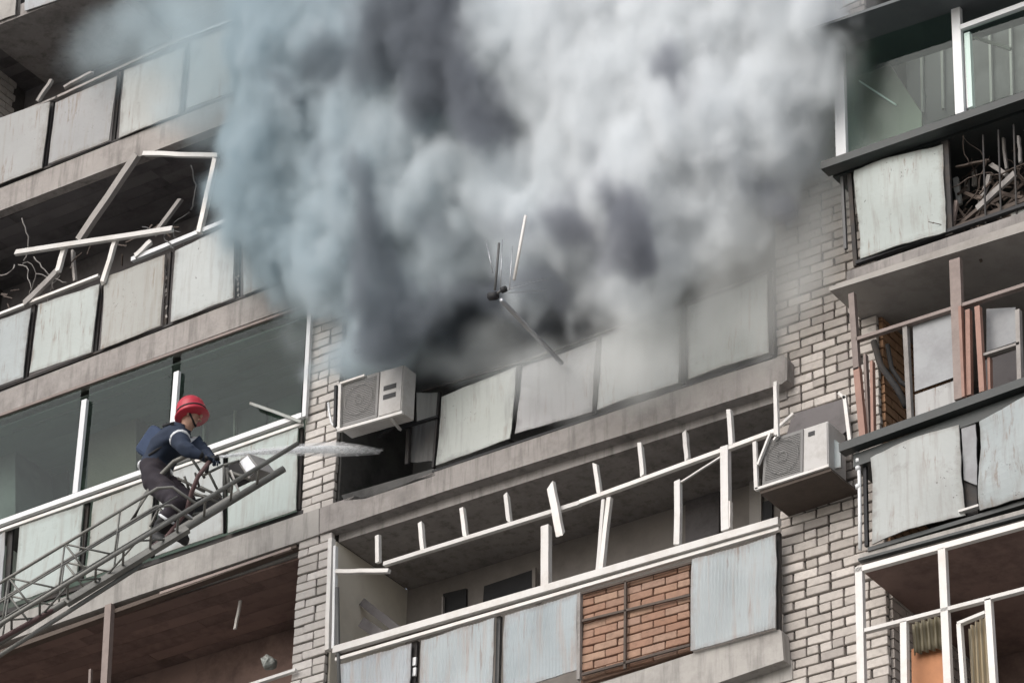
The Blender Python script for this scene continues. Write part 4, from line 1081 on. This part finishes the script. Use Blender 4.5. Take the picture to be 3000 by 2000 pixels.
for k in range(700):
    t = random.random() ** .7; i = min(13, int(t * 14)); p = pts[i].lerp(pts[i + 1], t * 14 - i)
    r_ = .010 + .045 * min(t, .75) * (1 if t < .75 else (1 - t) * 3 + .25)
    c = p + Vector((random.gauss(0, .02), random.gauss(0, .5) * r_, random.gauss(0, .5) * r_))
    s_ = random.uniform(.0015, .0035); dd = (J1 - J0).normalized() * random.uniform(.01, .04)
    V_ = [c - dd, c + Vector((0, s_, s_)), c + Vector((0, -s_, s_)), c + Vector((0, 0, -s_)), c + dd]
    parts.append((V_, [(0, 2, 1), (0, 3, 2), (0, 1, 3), (4, 1, 2), (4, 2, 3), (4, 3, 1)]))
V, F = join(parts)
tag(mk("water_droplets", V, F, m_simple("white_spray", (.88, .89, .9), .03, 8, .6)), "fine droplets around the white water jet", "water", kind="stuff")

# ------------------------------------------------------------------ smoke
def smoke(name, blobs, mat, dens, label, seed, lo, hi, res, thr=(.30, .95), namp=.9, nscale=1.15, power=1.8):
    ng = bpy.data.node_groups.new(name + "_field", 'GeometryNodeTree')
    ng.interface.new_socket("Geometry", in_out='INPUT', socket_type='NodeSocketGeometry')
    ng.interface.new_socket("Geometry", in_out='OUTPUT', socket_type='NodeSocketGeometry')
    N = ng.nodes; L = ng.links
    out = N.new("NodeGroupOutput"); N.new("NodeGroupInput")
    vc = N.new("GeometryNodeVolumeCube"); vc.inputs["Min"].default_value = lo; vc.inputs["Max"].default_value = hi
    for a, r_ in zip(("Resolution X", "Resolution Y", "Resolution Z"), res): vc.inputs[a].default_value = r_
    pos = N.new("GeometryNodeInputPosition").outputs[0]
    def vm(op, a, b_=None, sc_=None):
        x = N.new("ShaderNodeVectorMath"); x.operation = op
        for i, v in enumerate((a, b_)):
            if v is None: continue
            if isinstance(v, bpy.types.NodeSocket): L.new(v, x.inputs[i])
            else: x.inputs[i].default_value = v
        if sc_ is not None: x.inputs["Scale"].default_value = sc_
        return x
    def mt(op, a, b_=0.0, c=None, clamp=False):
        x = N.new("ShaderNodeMath"); x.operation = op; x.use_clamp = clamp
        for i, v in enumerate((a, b_, c)):
            if v is None: continue
            if isinstance(v, bpy.types.NodeSocket): L.new(v, x.inputs[i])
            else: x.inputs[i].default_value = v
        return x.outputs[0]
    def nz(vec, s_, det, rough=.6):
        x = N.new("ShaderNodeTexNoise"); L.new(vec, x.inputs["Vector"]); x.inputs["Scale"].default_value = s_; x.inputs["Detail"].default_value = det
        x.inputs["Roughness"].default_value = rough; return x
    sh = vm('ADD', pos, (seed * 3.1, seed * 1.7, seed * 5.3)).outputs[0]
    sh = vm('MULTIPLY', sh, (1.15, 1.0, .72)).outputs[0]
    w1 = nz(sh, .9, 2).outputs["Color"]
    wv = vm('SCALE', vm('SUBTRACT', w1, (.5, .5, .5)).outputs[0], None, 1.1).outputs[0]
    w2 = nz(sh, 3.2, 2).outputs["Color"]
    wv2 = vm('SCALE', vm('SUBTRACT', w2, (.5, .5, .5)).outputs[0], None, .46).outputs[0]
    p = vm('ADD', vm('ADD', pos, wv).outputs[0], wv2).outputs[0]
    tot = None
    for (px, py, rx, ry, Y, rY, wgt) in blobs:
        c = at(px, py, Y); s_ = ppm(c)
        ir = (s_ * .80 / rx, 1 / rY, s_ * .86 / ry)
        q = vm('MULTIPLY', vm('SUBTRACT', p, tuple(c)).outputs[0], ir).outputs[0]
        d2 = vm('DOT_PRODUCT', q, q).outputs["Value"]
        f = mt('MULTIPLY', mt('SUBTRACT', 1.0, mt('MULTIPLY', d2, .5), clamp=True), wgt)
        f = mt('MULTIPLY', f, mt('SUBTRACT', 1.0, mt('MULTIPLY', d2, .5), clamp=True))
        tot = f if tot is None else mt('ADD', tot, f)
    n1 = nz(vm('ADD', sh, wv).outputs[0], nscale, 8, .64).outputs["Fac"]
    tot = mt('MINIMUM', tot, 1.25)
    fld = mt('ADD', tot, mt('MULTIPLY', mt('SUBTRACT', n1, .5), namp))
    # keep the noise from creating smoke where no puff is
    gate = N.new("ShaderNodeMapRange"); gate.interpolation_type = 'SMOOTHSTEP'; L.new(tot, gate.inputs[0]); gate.inputs[1].default_value = .02; gate.inputs[2].default_value = .30
    mr = N.new("ShaderNodeMapRange"); mr.interpolation_type = 'SMOOTHSTEP'; L.new(fld, mr.inputs[0]); mr.inputs[1].default_value = thr[0]; mr.inputs[2].default_value = thr[1]
    L.new(mt('MULTIPLY', mt('MULTIPLY', mt('POWER', mr.outputs[0], power), gate.outputs[0]), dens), vc.inputs["Density"])
    sm = N.new("GeometryNodeSetMaterial"); sm.inputs["Material"].default_value = mat
    L.new(vc.outputs[0], sm.inputs[0]); L.new(sm.outputs[0], out.inputs[0])
    vd = bpy.data.volumes.new(name); vd.materials.append(mat)
    vd.render.space = 'OBJECT'
    o = bpy.data.objects.new(name, vd); COL.objects.link(o)
    md = o.modifiers.new("field", 'NODES'); md.node_group = ng
    return tag(o, label, "smoke", kind="stuff")
def m_smoke(name, ca, cb, aniso=0.0):
    m = bpy.data.materials.new(name); m.use_nodes = True; nt = m.node_tree; nt.nodes.clear()
    o_ = nt.nodes.new("ShaderNodeOutputMaterial"); v = nt.nodes.new("ShaderNodeVolumePrincipled")
    g = nt.nodes.new("ShaderNodeNewGeometry"); sx = nt.nodes.new("ShaderNodeSeparateXYZ"); nt.links.new(g.outputs["Position"], sx.inputs[0])
    mr = nt.nodes.new("ShaderNodeMapRange"); nt.links.new(sx.outputs[0], mr.inputs[0]); mr.inputs[1].default_value = -20.5; mr.inputs[2].default_value = -15.5
    mx = nt.nodes.new("ShaderNodeMix"); mx.data_type = 'RGBA'; nt.links.new(mr.outputs[0], mx.inputs[0]); mx.inputs[6].default_value = (*ca, 1); mx.inputs[7].default_value = (*cb, 1)
    nt.links.new(mx.outputs[2], v.inputs["Color"]); v.inputs["Density"].default_value = 1.0; v.inputs["Anisotropy"].default_value = aniso
    nt.links.new(v.outputs[0], o_.inputs["Volume"])
    return m
LO, HI = (-24.5, -3.0, 17.3), (-12.3, .9, 25.6)
light = [  # px, py, half width, half height in photo pixels, Y centre, depth radius in metres, weight
    (1180, 20, 340, 200, -.6, .8, 1), (1560, 110, 330, 240, -.7, .85, 1.2), (2000, 60, 380, 240, -.6, .85, 1.2), (2330, 110, 190, 300, -.5, .7, 1),
    (2100, 400, 290, 220, -.6, .8, 1.1), (1700, 430, 330, 240, -.6, .8, 1.2), (1300, 390, 310, 270, -.6, .8, 1), (960, 330, 270, 270, -.5, .7, 1),
    (880, 60, 260, 220, -.5, .7, .9), (810, 590, 160, 230, -.4, .6, .82), (1060, 690, 220, 250, -.4, .65, 1), (1360, 660, 250, 200, -.4, .65, 1),
    (1660, 670, 270, 200, -.5, .7, 1.1), (1960, 640, 250, 180, -.5, .7, 1.1), (2170, 540, 170, 190, -.5, .6, 1), (2120, 760, 150, 110, -.3, .4, .6),
    (1830, 900, 200, 110, -.3, .4, .6), (1150, 940, 170, 130, -.3, .5, .8), (1060, 1050, 140, 70, -.3, .35, .6),
    (700, 430, 100, 130, -.3, .4, .62), (700, 20, 120, 100, -.3, .4, .5), (450, 0, 110, 90, -.2, .35, .5), (790, 250, 100, 150, -.4, .5, .62), (890, 800, 110, 120, -.3, .4, .7),
    (2330, 430, 120, 170, -.2, .4, .7)]
veil = [(640, 160, 260, 260, -.3, .5, 1), (440, 60, 170, 200, -.2, .4, 1.1), (760, 620, 150, 260, -.3, .4, 1), (950, 880, 150, 190, -.3, .4, 1), (1100, 1050, 150, 80, -.3, .35, .7), (1380, 990, 330, 110, -.12, .3, .95), (1560, 1090, 160, 90, -.2, .3, .6),
        (1800, 1060, 260, 130, -.25, .35, 1), (2060, 960, 260, 210, -.25, .35, 1.1), (2250, 700, 150, 250, -.25, .4, .9), (2380, 450, 120, 260, -.2, .35, .9), (2340, 150, 160, 260, -.4, .5, 1), (560, 330, 150, 100, -.3, .3, .7)]
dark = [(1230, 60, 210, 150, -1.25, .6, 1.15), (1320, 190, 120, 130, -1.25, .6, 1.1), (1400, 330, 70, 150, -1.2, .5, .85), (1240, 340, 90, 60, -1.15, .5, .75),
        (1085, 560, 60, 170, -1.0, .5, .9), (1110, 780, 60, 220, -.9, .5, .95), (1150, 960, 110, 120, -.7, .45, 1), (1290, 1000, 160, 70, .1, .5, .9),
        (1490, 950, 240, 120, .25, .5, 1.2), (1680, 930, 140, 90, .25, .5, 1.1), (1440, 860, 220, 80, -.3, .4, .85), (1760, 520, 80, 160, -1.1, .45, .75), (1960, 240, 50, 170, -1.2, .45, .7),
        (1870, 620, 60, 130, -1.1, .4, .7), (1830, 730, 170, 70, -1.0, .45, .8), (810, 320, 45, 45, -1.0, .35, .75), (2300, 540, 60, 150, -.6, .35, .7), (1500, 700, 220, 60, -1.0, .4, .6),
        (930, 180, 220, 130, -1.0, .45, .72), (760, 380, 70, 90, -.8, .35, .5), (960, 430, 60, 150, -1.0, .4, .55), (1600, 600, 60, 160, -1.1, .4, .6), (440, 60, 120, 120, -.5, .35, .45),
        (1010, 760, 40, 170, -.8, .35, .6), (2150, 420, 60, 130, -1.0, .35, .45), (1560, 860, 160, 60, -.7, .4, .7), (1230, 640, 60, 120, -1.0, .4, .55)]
smoke("smoke_plume", light, m_smoke("pale_smoke", (.53, .64, .69), (.945, .965, .98)), 9.0, "thick pale smoke billowing out of the burning middle balcony", 1, LO, HI, (250, 80, 175), thr=(.25, .92), namp=1.35, nscale=2.1, power=1.5)
smoke("smoke_veil", veil, m_smoke("thin_smoke", (.70, .80, .84), (.94, .95, .94)), 1.6, "thin translucent smoke drifting along the edges of the plume", 7, LO, HI, (150, 50, 105), thr=(.08, 1.1), namp=1.1, nscale=1.6, power=1.0)
smoke("dark_smoke", dark, m_smoke("soot_and_shade_smoke", (.32, .38, .41), (.35, .365, .41)), 7.0, "dark patches of soot and painted self-shade rolling through the pale plume", 4, LO, HI, (210, 70, 145), thr=(.28, 1.0), namp=1.45, nscale=2.4, power=1.2)  # soot and the plume's own shade both put into a dark albedo
